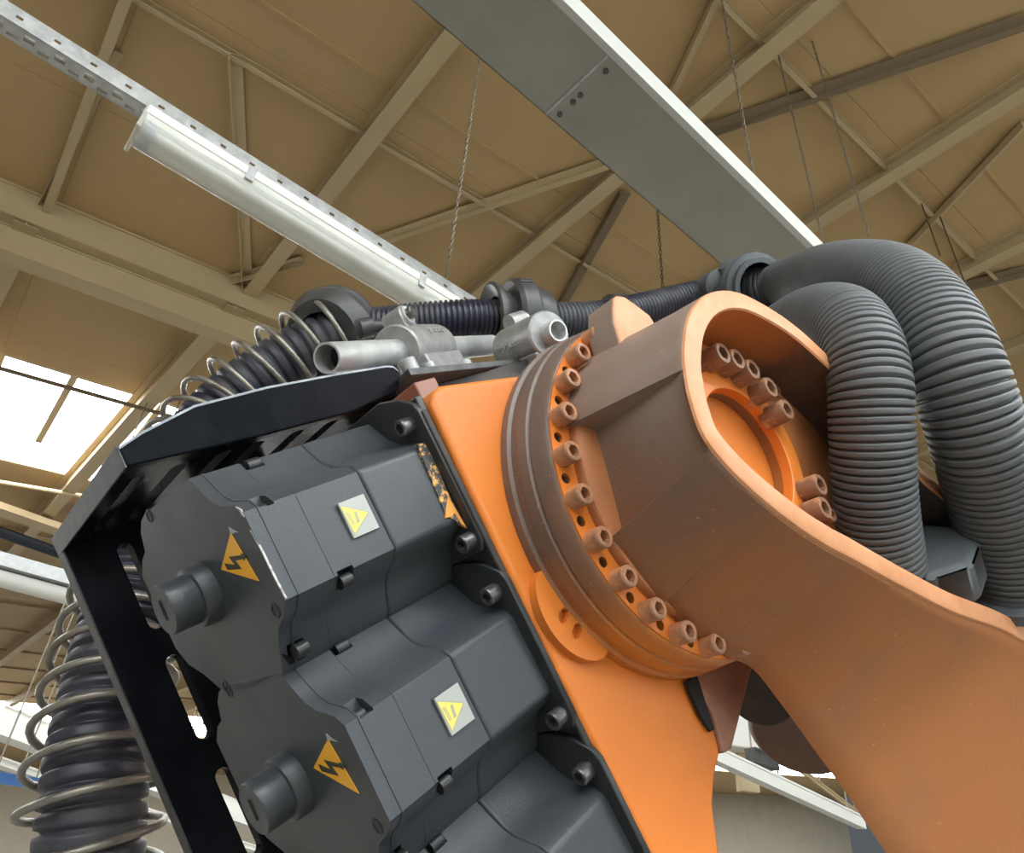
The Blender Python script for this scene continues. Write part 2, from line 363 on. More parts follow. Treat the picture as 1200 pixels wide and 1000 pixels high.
# ================================================================== HANGING FITTINGS
def uf(origin, d):
    """frame at a camera-space origin: x along horizontal direction d, y sideways, z up"""
    d = np.array(d, float); d -= (d@UP)*UP; d /= np.linalg.norm(d); s = np.cross(UP, d); o0 = np.array(origin, float)
    return (lambda x, y, z: w_(o0+d*x+s*y+UP*z))
A1 = np.array([1272, 707, 870.])
def chain(name, px, py, z, ln, r=.012, m=None, label=None, lk=.034, wire=.0032):
    base = pz(px, py, z); g = G(lambda x, y, zz: base+np.array([x, y, zz])); k = 0; h = 0
    top = None
    while h < ln:
        # one oval link
        V = []; Fc = []; n = 8
        for i in range(n):
            t = 2*math.pi*i/n; cx_, cz_ = math.cos(t)*r*.62, math.sin(t)*lk*.58
            nx, nz = math.cos(t), math.sin(t)
            for j in range(4):
                q = 2*math.pi*j/4; a = cx_+nx*wire*math.cos(q); b = wire*math.sin(q); c = cz_+nz*wire*math.cos(q)
                V.append((a, b, h+c+lk*.5) if k % 2 else (b, a, h+c+lk*.5))
        for i in range(n):
            for j in range(4):
                a = i*4+j; b = i*4+(j+1) % 4; c = ((i+1) % n)*4+(j+1) % 4; d = ((i+1) % n)*4+j; Fc.append((a, b, c, d))
        g.add(V, Fc); h += lk*.86; k += 1
    o = g.build(name, m or M['chain'], None, base=base, smooth=60); tag(o, label, 'chain', 'chains hanging from the roof'); return o
def up_to_roof(px, py, z):
    X = ray(px, py)*z; return (RH-ND@X)/(ND@UP)-.02

# ---- tube light on cable tray
ZL = 2.5
Lf0 = uf(ray(164, 147)*ZL, A1); Lf = lambda x, y, z: Lf0(x, y*1.28, z*1.28)     # x along the batten, y sideways, z up; x=0 the near-left end
light = empty('tube_light', Lf(0, 0, 0), 'long white twin-tube batten light with clear diffuser under a perforated tray', 'light')
LL = 1.56
def halfround(w, h, n=10): return [(-w*math.cos(math.pi*i/n), -h*math.sin(math.pi*i/n)) for i in range(n+1)]
g = G(Lf); prof = [(-.055, .0), (-.052, -.018)]+[(-.052*math.cos(math.pi*i/10), -.018-.042*math.sin(math.pi*i/10)) for i in range(1, 10)]+[(.052, -.018), (.055, .0)]
g.prism(prof, 0, LL, 0); g.build('diffuser', M['diffuser'], light, bev=.004)
g = G(Lf); g.box(-.004, LL+.004, -.058, .058, -.002, .030); g.build('batten_housing', M['white'], light, bev=.006)
for y in (-.022, .022):
    g = G(Lf); g.lathe((.05, y, -.028), (1, 0, 0), [(0, .012), (LL-.1, .012)], 14); g.build('fluorescent_tube', M['tube'], light)
    g = G(Lf); g.box(.022, .052, y-.012, y+.012, -.042, -.008); g.build('lamp_holder', M['blue'], light, bev=.002)
g = G(Lf); g.box(-.010, .006, -.056, .056, -.058, .028); g.build('end_cap', M['diffuser'], light, bev=.008, segs=3)
for x in (.35, 1.1):
    g = G(Lf); g.box(x, x+.03, -.060, -.055, -.02, .03); g.build('clip', M['galv'], light)
tray = empty('cable_tray', Lf(0, -.02, .06), 'galvanised perforated cable tray running above the tube light', 'cable tray')
TX0, TX1 = -1.6, 2.3
def tray_parts(Lf, tray, TX0, TX1, y0=-.038, y1=.014, h=.055):
    g = G(Lf); g.box(TX0, TX1, y0, y1, .036, .039); bot = g.build('tray_bottom', M['galv'], tray, smooth=0)
    cut = G(Lf)
    x = TX0+.05
    while x < TX1-.06:
        cut.box(x, x+.032, y0+.012, y0+.022, .02, .06); cut.box(x+.045, x+.077, y0+.034, y0+.044, .02, .06)
        cut.box(x, x+.032, y1-.03, y1-.02, .02, .06); x += .09
    boolean(bot, cut.build('cutter', M['galv'], None, smooth=0))
    for y in (y0, y1):
        g = G(Lf); g.box(TX0, TX1, y-.0015, y+.0015, .036, .036+h); sd = g.build('side_rail', M['galv'], tray, smooth=0)
        cut = G(Lf); x = TX0+.08
        while x < TX1-.06: cut.box(x, x+.02, y-.02, y+.02, .056, .066); x += .11
        boolean(sd, cut.build('cutter', M['galv'], None, smooth=0))
tray_parts(Lf, tray, TX0, TX1)
# hanger hook and chain
zc = 3.33
chain('hanging_chain', 522, 330, 3.28, up_to_roof(522, 330, 3.28), label='thin chain dropping to the tray of the long tube light', r=.011, lk=.032, wire=.0028)
hk = G(); hp = pz(521, 336, 3.28)
V, Fc = sweep([hp+np.array(v) for v in [(0, 0, .03), (.008, 0, .015), (.004, 0, -.01), (-.01, 0, -.03), (-.018, 0, -.015)]], [.003]*5, 8)
o = mk('hook', V, Fc, M['steel'], tray)

# ---- second tray with light at lower left
L2 = uf(ray(-30, 670)*4.4, A1+np.array([0, -180., 120]))
t2 = empty('cable_tray', L2(0, 0, .05), 'galvanised tray with a tube light seen left of the black guard', 'cable tray')
g = G(L2); g.box(-.5, 3.2, -.12, .10, .04, .043); g.box(-.5, 3.2, -.12, -.115, .04, .12); g.box(-.5, 3.2, .095, .10, .04, .12); g.build('tray_bottom', M['galv'], t2, smooth=0)
l2 = empty('tube_light', L2(0, -.1, 0), 'short tube light partly hidden behind the black guard, left edge', 'light')
g = G(L2); g.prism([(a*1.3, b*1.3+.03) for a, b in prof], -.4, 2.6, 0); g.build('diffuser', M['white'], l2, smooth=50)
cdt = rod('conduit', pz(-40, 610, 3.4), pz(200, 694, 4.2), .027, M['conduit'], None); tag(cdt, 'blue-black conduit pipe crossing behind the guard corner', 'pipe')

# ---- trunking duct
HD = 2.75
def uhit(px, py, H):
    r = ray(px, py); return r*H/(UP@r)
dl, dr = uhit(562, 68, HD), uhit(716, 68, HD)
dd = A1/np.linalg.norm(A1); dd = dd-(dd@UP)*UP; dd /= np.linalg.norm(dd); ds_ = np.cross(UP, dd); ds_ /= np.linalg.norm(ds_)
wl = (dr-dl)@ds_; sgn = 1 if wl > 0 else -1; wl = abs(wl)
Df = lambda x, y, z: w_(dl+dd*x+ds_*sgn*y+UP*z)
duct = empty('ventilation_duct', Df(.8, wl/2, 0), 'wide galvanised rectangular duct hanging overhead beneath the roof', 'duct')
xj = (uhit(643, 133, HD)-dl)@dd; xe = (uhit(870, 338, HD)-dl)@dd+.35
HS = .11
for (a, b, nm, mm) in [(-1.6, xj-.002, 'duct_section', M['galv_duct']), (xj+.002, xe, 'duct_section', M['galv_duct'])]:
    g = G(Df); g.box(a, b, 0, wl, .0, .003); g.box(a, b, 0, .003, 0, HS); g.box(a, b, 0, wl, HS-.003, HS); g.box(a, b, wl-.003, wl, .003, HS)
    g.build(nm, mm, duct, smooth=0)
g = G(Df); g.box(-1.6, xe, wl+.001, wl+.03, -.003, HS); g.build('edge_rail', M['duct_side'], duct, smooth=0)
g = G(Df); g.box(xj-.012, xj, 0, wl, -.004, -.001); g.build('joint_strip', M['galv'], duct, smooth=0)
for y in (.12, .34, .46, .86):
    g = G(Df); g.lathe((xj+.035, wl*y, 0), (0, 0, -1), [(0, .012), (.006, .012), (.008, .008)], 12); g.build('rivet', M['steel'], duct)
chain('hanging_chain', 888, 236, 3.62, up_to_roof(888, 236, 3.62), label='chain reaching the right edge of the wide duct', r=.013, lk=.04)
chain('hanging_chain', 777, 342, 4.9, up_to_roof(777, 342, 4.9), m=M['chain_rust'], label='short brown chain emerging below the left edge of the duct', r=.013, lk=.045, wire=.004)
chain('hanging_chain', 967, 292, 4.3, up_to_roof(967, 292, 4.3), label='thin chain just left of the right-hand pair above the hoses', r=.011, lk=.04, wire=.0028)
chain('hanging_chain', 1020, 282, 4.2, up_to_roof(1020, 282, 4.2), label='thin bright chain above the top of the thick grey hose', r=.011, lk=.04, wire=.003)
for p, q, lb in [((1082, 240), (1102, 300), 'thin dark wire hanging from the purlin, left of two'), ((1092, 240), (1132, 335), 'thin dark wire hanging from the purlin, right of two')]:
    z = 6.3; a = pz(*q, z); b = a+np.array([0, 0, up_to_roof(*q, z)])
    o = rod('hanging_wire', a, b, .006, M['chain_rust'], None); tag(o, lb, 'wire', 'wires right of the duct')

# ---- things in the gap at lower right and lower left, far off
def far_rail(p, q, z0, z1, w, h, name, label, cat, m):
    a = ray(*p)*z0; b = ray(*q)*z1; f = uf(a, b-a); rise = (b-a)@UP; L = np.linalg.norm(b-a-(rise)*UP)
    g = G(lambda x, y, z: f(x, y, z+rise*x/L)); g.box(0, L, -w/2, w/2, 0, h)
    g.box(0, L, -w/2-.01, w/2+.01, h, h+.02)
    o = g.build(name, m, None, smooth=0); tag(o, label, cat)
    for k in (.08, .5, .92):
        X = a+(b-a)*k; up_ = (RH-ND@X)/(ND@UP)-.02
        q = w_(X); rod('hanger_rod', q+np.array([0, 0, h]), q+np.array([0, 0, up_]), .008, M['chain'], o)
    return o
far_rail((790, 872), (1010, 972), 6., 7.8, .10, .10, 'cable_trunking', 'white trunking rail crossing the gap under the orange arm', 'trunking', M['white'])
far_rail((905, 880), (1010, 960), 7.6, 9., .03, .03, 'metal_rod', 'thin cream rod slanting beside the far skylight', 'rod', M['beam'])
far_rail((880, 893), (908, 904), 6.8, 6.9, .12, .10, 'dark_lamp', 'small dark lamp body in the gap by the far skylight', 'lamp', M['plastic'])
g = G(); 
sb = empty('suspended_cabinet', pz(865, 858, 7.5), 'pale suspended cabinet seen through the gap beside the housing', 'cabinet')
f3 = uf(ray(835, 880)*7.5, np.array([1, .1, .2]))
g = G(f3); g.box(0, .85, -.3, .3, .0, .42); g.build('cabinet_body', M['white'], sb, bev=.02)
g = G(f3); g.box(.30, .46, -.32, -.3, .16, .26); g.build('green_sign', mat('pale_green_sign', (.35, .75, .55), .5), sb, smooth=0)
g = G(f3); g.box(.25, .45, -.05, .05, -.35, .0); g.build('bracket', M['beam'], sb, smooth=0)
far_rail((-20, 858), (330, 985), 9., 15., .35, .3, 'cable_trunking', 'white trunking crossing behind the spring-wrapped hose, lower left', 'trunking', M['white'])
far_rail((-20, 893), (330, 1010), 8., 13., .22, .06, 'cable_trunking', 'lower white rail behind the spring-wrapped hose', 'trunking', M['white'])
far_rail((-20, 916), (90, 932), 6.5, 7.2, .06, .07, 'blue_pipe', 'blue pipe at the lower left corner behind the hose', 'pipe', mat('blue_pipe', (.08, .2, .5), .4))

# ================================================================== ROBOT
RC = np.array([1.0886, 0, .0744])            # elbow axis in the robot frame (N, B)
def rc(th, r, a): return (RC[0]+r*math.cos(R_(th)), a, RC[2]+r*math.sin(R_(th)))
robot = empty('robot_arm', rb(1.09, -.8, .2), 'orange industrial robot elbow: housing, bolted ring joint and sooted link arm', 'robot arm')
# ---- forearm housing
HA = -.817
def hp_(px, py, a=HA): h = hit(px, py, 1, a); return (h[0], h[2])
g = G(rb)
poly = [(.745, -.205), (.757, -.222), (.78, -.2285), (.90, -.215), (1.05, -.196), (1.25, -.16), (1.30, .0), (1.30, .25), (1.153, .405), (1.05, .455), (.985, .49), (.935, .515), (.90, .54), (.86, .60), (.82, .72), (.735, .72), (.7325, .40), (.731, .20), (.733, .06), (.737, -.10)]
g.prism(poly, -1.34, HA, 1)
hs = g.build('housing', [M['orange'], M['soot']], robot, bev=.012, segs=3, smooth=40)
# right-hand facet of the housing (sooted)
g = G(rb); P = [(1.16, HA-.002, .40), (.99, HA-.002, .49), (.86, HA-.002, .61), (.86, -1.30, .66), (1.02, -1.30, .60), (1.30, -1.30, .46)]
fac = [hit(848, 790, 1, -.83), hit(870, 765, 1, -.83), hit(852, 860, 1, -.9), hit(832, 935, 1, -.9)]
top = [hit(800, 795, 1, -.826), hit(878, 764, 1, -.826), hit(848, 880, 1, -.826), hit(838, 885, 1, -.826), hit(826, 840, 1, -.826)]
g.prism([(p[0], p[2]) for p in top], -.832, -.808, 1)
g.build('housing_web', M['red_copper'], hs, bev=.006, smooth=40, label='sooted red-brown web at the foot of the housing')
bk = [hit(803, 800, 1, -.808), hit(816, 792, 1, -.808), hit(836, 855, 1, -.808), hit(832, 858, 1, -.808), hit(820, 838, 1, -.808)]
g = G(rb); g.prism([(p[0], p[2]) for p in bk], -.812, -.806, 1); g.build('web_opening', M['hole'], hs, smooth=0, label='dark slot beside the web')
# raised pad on the housing with two notches
g = G(rb); pad = [rc(t, .318+.046*math.sin(math.pi*(t-147)/30)**.55, 0) for t in np.linspace(147.01, 176.99, 30)]+[rc(t, .30, 0) for t in np.linspace(176, 149, 14)]
g.prism([(p[0], p[2]) for p in pad], HA-.01, HA+.0165, 1)
pd = g.build('raised_pad', M['orange'], hs, smooth=40)
cut = G(rb)
for th in (164, 158.5): c = rc(th, .322, 0); cut.lathe((c[0], -.812, c[2]), (0, 1, 0), [(-.002, .0085), (.05, .0085)], 14); c = rc(th, .331, 0); cut.lathe((c[0], -.812, c[2]), (0, 1, 0), [(-.001, .0085), (.05, .0085)], 14)
boolean(pd, cut.build('cutter', M['soot'], None))
b = pd.modifiers.new('bevel', 'BEVEL'); b.width = .004; b.segments = 2; b.limit_method = 'ANGLE'; b.angle_limit = R_(40)
# rear underside bulge (dark cylinder seen in the gap) 
g = G(rb); c0 = rbz(945, 852, 1.75); g.lathe(c0, RB@np.array([.35, -.35, 1.]), [(-.02, .12), (0, .132), (.30, .132)], 40)
g.build('counterweight_cylinder', mat('dusty_brown_cylinder', (.17, .10, .07), .5, col2=(.13, .08, .06), scale=6), robot, smooth=40, bev=.006, label='dusty brown cylinder seen below the link arm')
g = G(rb); c1 = rbz(893, 808, 1.72); g.lathe(c1, RB@np.array([.45, -.2, 1.]), [(-.03, .075), (0, .082), (.3, .09)], 40)
g.build('cylinder_collar', M['soot'], robot, smooth=40, bev=.004)
# ---- ring joint
ring_prof = [(-.86, .302), (-.822, .312), (-.812, .314), (-.800, .314), (-.797, .308), (-.782, .308), (-.779, .311), (-.760, .309), (-.757, .3035), (-.753, .3065), (-.722, .3035), (-.7175, .300), (-.717, .298)]
g = G(rb); g.lathe((RC[0], 0, RC[2]), (0, 1, 0), [(h, r) for h, r in ring_prof], 144)
ring = g.build('joint_ring', [mat('ring_paint_sooted', (.21, .115, .07), .42, col2=(.50, .19, .055), scale=3.2, amt=(.42, .66), bump=.08, bscale=90, col3=(.09, .06, .045), scale3=14, amt3=(.55, .75))], robot, smooth=28)
cut = G(rb)
for k in range(27):
    th = 244.6-6.65-13.333*k
    c = rc(th, .2835, 0); cut.lathe((c[0], -.74, c[2]), (0, 1, 0), [(0, .0085), (.04, .0085)], 16)
boolean(ring, cut.build('cutter', M['hole'], None))
# orange bolting face
g = G(rb)
V = []; n = 144
for k in range(n):
    for (r, a) in ((.298, -.7168), (.24, -.7168)): V.append(rc(360*k/n, r, a))
Fc = [(2*k, 2*((k+1) % n), 2*((k+1) % n)+1, 2*k+1) for k in range(n)]
V2 = [(x, y+.0025, z) for x, y, z in V]; m_ = len(V)
Fall = Fc+[tuple(i+m_ for i in f) for f in Fc]+[(2*k, 2*((k+1) % n), 2*((k+1) % n)+m_, 2*k+m_) for k in range(n)]+[(2*k+1, 2*((k+1) % n)+1, 2*((k+1) % n)+1+m_, 2*k+1+m_) for k in range(n)]
g.add(V2+[(x, y-.006, z) for x, y, z in V2] if False else [(x, y-.004, z) for x, y, z in V]+V2, Fall)
face = g.build('bolting_face', M['orange'], ring, smooth=30, label='bright orange bolting face of the ring')
cut = G(rb)
for k in range(27):
    th = 244.6-6.65-13.333*k
    c = rc(th, .2835, 0); cut.lathe((c[0], -.74, c[2]), (0, 1, 0), [(0, .0085), (.04, .0085)], 16)
boolean(face, cut.build('cutter', M['hole'], None))
first = None
for k in range(27):
    th = 244.6-13.333*k; c = rc(th, .2835, -.7145)
    if first is None:
        first = cap_screw(ring, c, (0, 1, 0), .0165, .028, M['orange_bolt'])
        c_first = rb(*c)
    else:
        q = first.copy(); C.objects.link(q); q.parent = ring; q.location = first.location+Vector(rb(*c)-c_first)
# ---- link arm casting: ruled between the rim outline (A=-.5) and the base outline (A=-.70)
near = [(1.98, 1.45), (1.80, 1.08), (1.655, .80), (1.555, .675), (1.4596, .5855), (1.2946, .4726), (1.1665, .3703), (1.0584, .2784), (1.0161, .2439), (.9649, .1951), (.9106, .1308), (.8745, .076), (.8555, .0216)]
arcT = [(rc(t, .2425, 0)[0], rc(t, .2425, 0)[2]) for t in (205, 215, 225, 240, 255, 270, 285, 300)]
farE = [(1.286, -.086), (1.3473, -.0233), (1.4105, .0595), (1.452, .155), (1.4857, .254), (1.5547, .3343), (1.68, .52), (1.82, .75), (2.0, 1.06), (2.14, 1.4)]
outT = near+arcT+farE
lowD = [(1.35, 1.45), (1.19, 1.02), (1.120, .84), (1.0958, .7399), (1.0777, .6409), (1.0541, .5463), (1.0307, .4528), (1.0071, .3847), (.955, .335), (.905, .27), (.868, .20), (.845, .125), (.836, .0716)]
arcB = [(rc(t, .252, 0)[0], rc(t, .252, 0)[2]) for t in (203, 214, 225, 240, 255, 270, 285, 300)]
farB = [(1.295, -.075), (1.40, .08), (1.45, .16), (1.49, .25), (1.52, .33), (1.56, .43), (1.70, .62), (1.86, .85), (2.02, 1.1), (2.16, 1.42)]
outB = lowD+arcB+farB
kk = 20
def crv(L): return np.array(catmull([np.array(p) for p in L], kk))
CT, CB = crv(outT), crv(outB); nC = len(CT)
cen = np.array([RC[0], RC[2]])
MIDC = CB*.7+CT*.3-cen; TH0 = np.degrees(np.arctan2(MIDC[:, 1], MIDC[:, 0])) % 360
def level(w, a, inset=0.):
    """outline at blend w (0 base .. 1 rim) with the scooped recess on the near side of the hub"""
    P = CB*(1-w)+CT*w
    out = []
    for i, p in enumerate(P):
        d = p-cen; r = np.linalg.norm(d); th = math.degrees(math.atan2(d[1], d[0])) % 360
        f = 0.
        if 8*kk <= i <= 17*kk:
            th0 = TH0[i]; r2 = r; k = min(1, (1-w)/.12)
            if 180. < th0 < 216.: r2 = r*(1-k)+k*min(r, (.216+.012*w)/math.cos(R_(max(-24, min(24, th-199)))))
            elif 216. <= th0 < 285: r2 = r+.014*(1-w)*min(1, (285-th0)/50)
            elif 150 < th0 <= 180.: r2 = r+.006*(1-w)
            p = cen+d/r*r2
        out.append(p)
    return np.array(out), a
levels = []
levels.append(level(0., -.712)); 
for w in (0.04, .12, .25, .4, .55, .7, .82, .88, .92, .96): levels.append(level(w, -.70+.2*w-.0))
L1 = level(1., -.5)
# rounded outer rim edge
def inset(P, d):
    T = np.gradient(P, axis=0); T /= np.linalg.norm(T, axis=1)[:, None]; Nn_ = np.c_[-T[:, 1], T[:, 0]]
    s = 1 if ((cen-P[kk*15])@Nn_[kk*15]) > 0 else -1
    return P+Nn_*s*d
PT = L1[0]
sec = [(P, a) for P, a in levels]+[(PT, -.506), (inset(PT, .0015), -.502), (inset(PT, .005), -.5)]
RIMI = inset(PT, .0355)
# widen the rim a little over the top of the hub
sec += [(inset(PT, .033), -.5), (RIMI, -.503)]
floorA = np.array([-.60]*nC)
def floor_at(P): # pocket floor: flat inside the hub, deeper along the arm
    return np.array([-.60 if p[1] < .22 else -.60-.05*min(1, (p[1]-.22)/.1) for p in P])
V = []; Fc = []; mi = []
cols = 0
for P, a in sec:
    for p in P: V.append((p[0], a, p[1]))
    cols += 1
IN = inset(PT, .041)
fa = floor_at(IN)
for p, a in zip(IN, fa): V.append((p[0], a, p[1]))
cols += 1
for i in range(cols-1):
    for k in range(nC-1):
        a = i*nC+k; Fc.append((a, a+1, a+1+nC, a+nC))
        mi.append(0 if i < len(levels) else (1 if i < len(levels)+4 else (3 if k > 10*kk else 2)))
# floor of pocket and base: bridge near curve to far curve in strips through the middle
def strip(row):
    # fan-like bridging between first half (near) and second half (far) reversed
    i, j = row*nC, row*nC+nC-1; q = []
    while j-i > 1:
        if j-i == 2: q.append((i, i+1, j)); break
        q.append((i, i+1, j-1, j)); i += 1; j -= 1
    return q
q = strip(cols-1); Fc += q; mi += [2]*len(q)
q = strip(0); Fc += q; mi += [0]*len(q)
# end cap
e0 = [i*nC for i in range(cols)]; e1 = [i*nC+nC-1 for i in range(cols)][::-1]
Fc.append(tuple(e0+e1)); mi.append(0)
g = G(rb); g.add(V, Fc)
arm = g.build('link_arm', [M['orange_arm'], M['orange_rim'], M['orange_arm'], M['soot']], robot, smooth=32)
for i, p in enumerate(arm.data.polygons): p.material_index = mi[i]
# soot on the hub's top and flank: stains in the paint, strongest over the top of the hub
HUBC = [(.25, .185, .15), (.19, .118, .082), (.215, .10, .052), (.31, .112, .029)]
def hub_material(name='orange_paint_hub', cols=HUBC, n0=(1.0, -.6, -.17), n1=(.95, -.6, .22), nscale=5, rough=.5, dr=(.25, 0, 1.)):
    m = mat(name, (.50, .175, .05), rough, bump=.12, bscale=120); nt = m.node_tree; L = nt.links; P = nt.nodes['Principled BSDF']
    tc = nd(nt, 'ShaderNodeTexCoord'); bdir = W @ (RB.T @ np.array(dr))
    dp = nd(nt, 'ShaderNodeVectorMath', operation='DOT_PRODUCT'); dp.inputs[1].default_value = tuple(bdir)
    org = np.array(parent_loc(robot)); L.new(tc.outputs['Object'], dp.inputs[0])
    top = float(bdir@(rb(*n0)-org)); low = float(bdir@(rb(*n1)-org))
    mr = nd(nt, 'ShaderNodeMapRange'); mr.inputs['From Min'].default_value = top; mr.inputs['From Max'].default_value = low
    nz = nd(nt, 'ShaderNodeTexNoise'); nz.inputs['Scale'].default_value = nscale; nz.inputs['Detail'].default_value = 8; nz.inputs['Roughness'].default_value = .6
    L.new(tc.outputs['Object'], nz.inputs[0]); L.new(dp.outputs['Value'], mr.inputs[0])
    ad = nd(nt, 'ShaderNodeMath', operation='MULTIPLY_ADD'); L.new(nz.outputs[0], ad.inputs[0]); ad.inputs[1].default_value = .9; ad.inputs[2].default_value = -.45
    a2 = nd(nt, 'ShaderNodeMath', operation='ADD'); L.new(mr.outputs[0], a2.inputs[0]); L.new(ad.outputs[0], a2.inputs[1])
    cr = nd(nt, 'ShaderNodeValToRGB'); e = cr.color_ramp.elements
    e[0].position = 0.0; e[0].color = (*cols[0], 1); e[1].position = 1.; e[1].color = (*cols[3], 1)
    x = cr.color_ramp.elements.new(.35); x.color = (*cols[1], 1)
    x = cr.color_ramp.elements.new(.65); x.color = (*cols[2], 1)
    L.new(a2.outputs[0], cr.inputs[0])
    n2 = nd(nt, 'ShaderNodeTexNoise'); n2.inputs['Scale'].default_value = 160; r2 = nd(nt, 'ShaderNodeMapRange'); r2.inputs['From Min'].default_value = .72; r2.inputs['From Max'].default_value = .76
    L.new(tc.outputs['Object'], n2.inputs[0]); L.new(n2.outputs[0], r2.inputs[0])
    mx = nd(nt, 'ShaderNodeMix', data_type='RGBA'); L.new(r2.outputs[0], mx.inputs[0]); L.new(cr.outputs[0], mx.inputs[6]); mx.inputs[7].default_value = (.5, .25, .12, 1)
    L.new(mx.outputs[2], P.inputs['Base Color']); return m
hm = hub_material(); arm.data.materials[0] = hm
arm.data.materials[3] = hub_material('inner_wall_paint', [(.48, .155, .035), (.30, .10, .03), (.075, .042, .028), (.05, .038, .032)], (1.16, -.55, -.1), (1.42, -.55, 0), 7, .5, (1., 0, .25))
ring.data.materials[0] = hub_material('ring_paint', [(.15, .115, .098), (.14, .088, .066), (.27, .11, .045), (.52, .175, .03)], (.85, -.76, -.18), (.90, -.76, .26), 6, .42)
g = G(rb); g.lathe((RC[0], 0, RC[2]), (0, 1, 0), [(-.719, .20), (-.717, .260), (-.704, .260), (-.699, .257), (-.694, .246), (-.690, .20)], 120, cap0=False, cap1=False)
g.build('hub_collar', M['orange_arm'], arm, smooth=32)
# recessed disc in the pocket floor
DC = (1.115, .082)
g = G(rb)
g.lathe((DC[0], 0, DC[1]), (0, 1, 0), [(-.602, .150), (-.5935, .150), (-.5930, .148), (-.5930, .117), (-.5945, .115), (-.612, .114)], 96, cap0=False, cap1=False)
g.build('pocket_lip', M['orange'], arm, smooth=30)
cut = G(rb); cut.lathe((DC[0], 0, DC[1]), (0, 1, 0), [(-.640, .1155), (-.55, .1155)], 96)
boolean(arm, cut.build('cutter', M['orange'], None))
g = G(rb); g.lathe((DC[0], 0, DC[1]), (0, 1, 0), [(-.650, .117), (-.631, .117), (-.631, .001)], 96); g.build('disc_cover', M['orange'], arm, smooth=30, label='bright orange recessed cover disc')
# bolts in the pocket
pf = None
for (px, py) in [(845, 415), (862, 422), (880, 434), (901, 455), (920, 481), (959, 569), (964, 596)]:
    h = hit(px, py, 1, -.563)
    if pf is None: pf = cap_screw(arm, (h[0], -.600, h[2]), (0, 1, 0), .0200, .042, M['bolt_pocket']); p0 = rb(h[0], 0, h[2])
    else: q = pf.copy(); C.objects.link(q); q.parent = arm; q.location = pf.location+Vector(rb(h[0], 0, h[2])-p0)
pf = None
for (px, py) in [(840, 397), (864, 409), (886, 430), (911, 457), (976, 603)]:
    h = hit(px, py, 1, -.586)
    if pf is None: pf = cap_screw(arm, (h[0], -.600, h[2]), (0, 1, 0), .0125, .014, M['bolt_pocket']); p0 = rb(h[0], 0, h[2])
    else: q = pf.copy(); C.objects.link(q); q.parent = arm; q.location = pf.location+Vector(rb(h[0], 0, h[2])-p0)
# lug on top of the hub
g = G(rb); lp = [rc(246, .245, 0), rc(251, .262, 0), rc(255, .288, 0), rc(259, .305, 0), (1.045, 0, -.243), (1.062, 0, -.247), (1.08, 0, -.243), (1.10, 0, -.225), (1.125, 0, -.2), (1.13, 0, -.15), (1.1, 0, -.12)]
g.prism([(p[0], p[2]) for p in lp], -.705, -.64, 1)
lug = g.build('lifting_lug', [hm, M['orange_rim']], arm, smooth=40, bev=.008, segs=3)
av = rb(0, 1, 0)-rb(0, 0, 0)
for p in lug.data.polygons:
    if Vector(av).dot(p.normal) > .9: p.material_index = 1

# ================================================================== MOTORS
N0 = .4178
face = [(-.9478, -.2327), (-.9285, -.2035), (-.9164, -.188), (-.8990, -.175), (-.8617, -.162), (-.8484, -.149), (-.8453, -.0313), (-.862, -.018), (-.8916, -.0054), (-.903, .0057), (-.9150, .022), (-.9260, .042), (-.936, .050), (-1.1019, .050), (-1.122, .0441), (-1.1737, .003), (-1.2121, -.0195), (-1.234, -.0509), (-1.2422, -.1749), (-1.215, -.195), (-1.1906, -.2019), (-1.1759, -.2287), (-1.155, -.242), (-1.120, -.2475), (-1.1057, -.2441)]
fc = (-1.045, -.10)
def shrink(P, d):
    out = []
    for x, y in P:
        v = np.array([x-fc[0], y-fc[1]]); l = np.linalg.norm(v); v = v*(1-d/l); out.append((fc[0]+v[0], fc[1]+v[1]))
    return out
motor = empty('servo_motor', rb(N0+.15, -1.0, -.1), 'upper grey servo motor, whole round plug and amber lightning triangle visible', 'motor', 'grey servo motors stacked on the housing')
def seg(name, a, b, d, m, parent, bev=.006):
    g = G(rb); g.prism(shrink(face, d), a, b, 0); return g.build(name, m, parent, bev=bev, segs=3, smooth=40)
cover = seg('end_cover', N0, N0+.072, 0, M['motor'], motor, 0)
body = seg('motor_body', N0+.0728, N0+.172, .0006, M['motor'], motor, 0)
rear = seg('rear_housing', N0+.1728, N0+.312, -.0012, M['motor'], motor, 0)
# a raised line near the front of the cover, and screw notches
def notch(o, c, sz):
    cut = G(rb); n_, a_, b_ = c; cut.box(n_-sz[0], n_+sz[0], a_-sz[1], a_+sz[1], b_-sz[2], b_+sz[2]); return cut
cut = G(rb)
cut.box(N0+.060, N0+.090, -.870, -.80, -.045, -.0); boolean_list = []
NOT = [((.508, -.842, -.022), (.012, .030, .014)), ((.448, -.853, -.158), (.011, .022, .012)), ((.506, -.945, -.236), (.014, .020, .018)), ((.440, -.905, .030), (.012, .03, .012))]
for o in (cover, body):
    cut = G(rb)
    for c, s in NOT: cut.box(c[0]-s[0], c[0]+s[0], c[1]-s[1], c[1]+s[1], c[2]-s[2], c[2]+s[2])
    boolean(o, cut.build('cutter', M['motor_dark'], None, smooth=0))
for o in (cover, body, rear):
    b = o.modifiers.new('bevel', 'BEVEL'); b.width = .005 if o is not rear else .006; b.segments = 3; b.limit_method = 'ANGLE'; b.angle_limit = R_(26); b.harden_normals = True; b.use_clamp_overlap = True
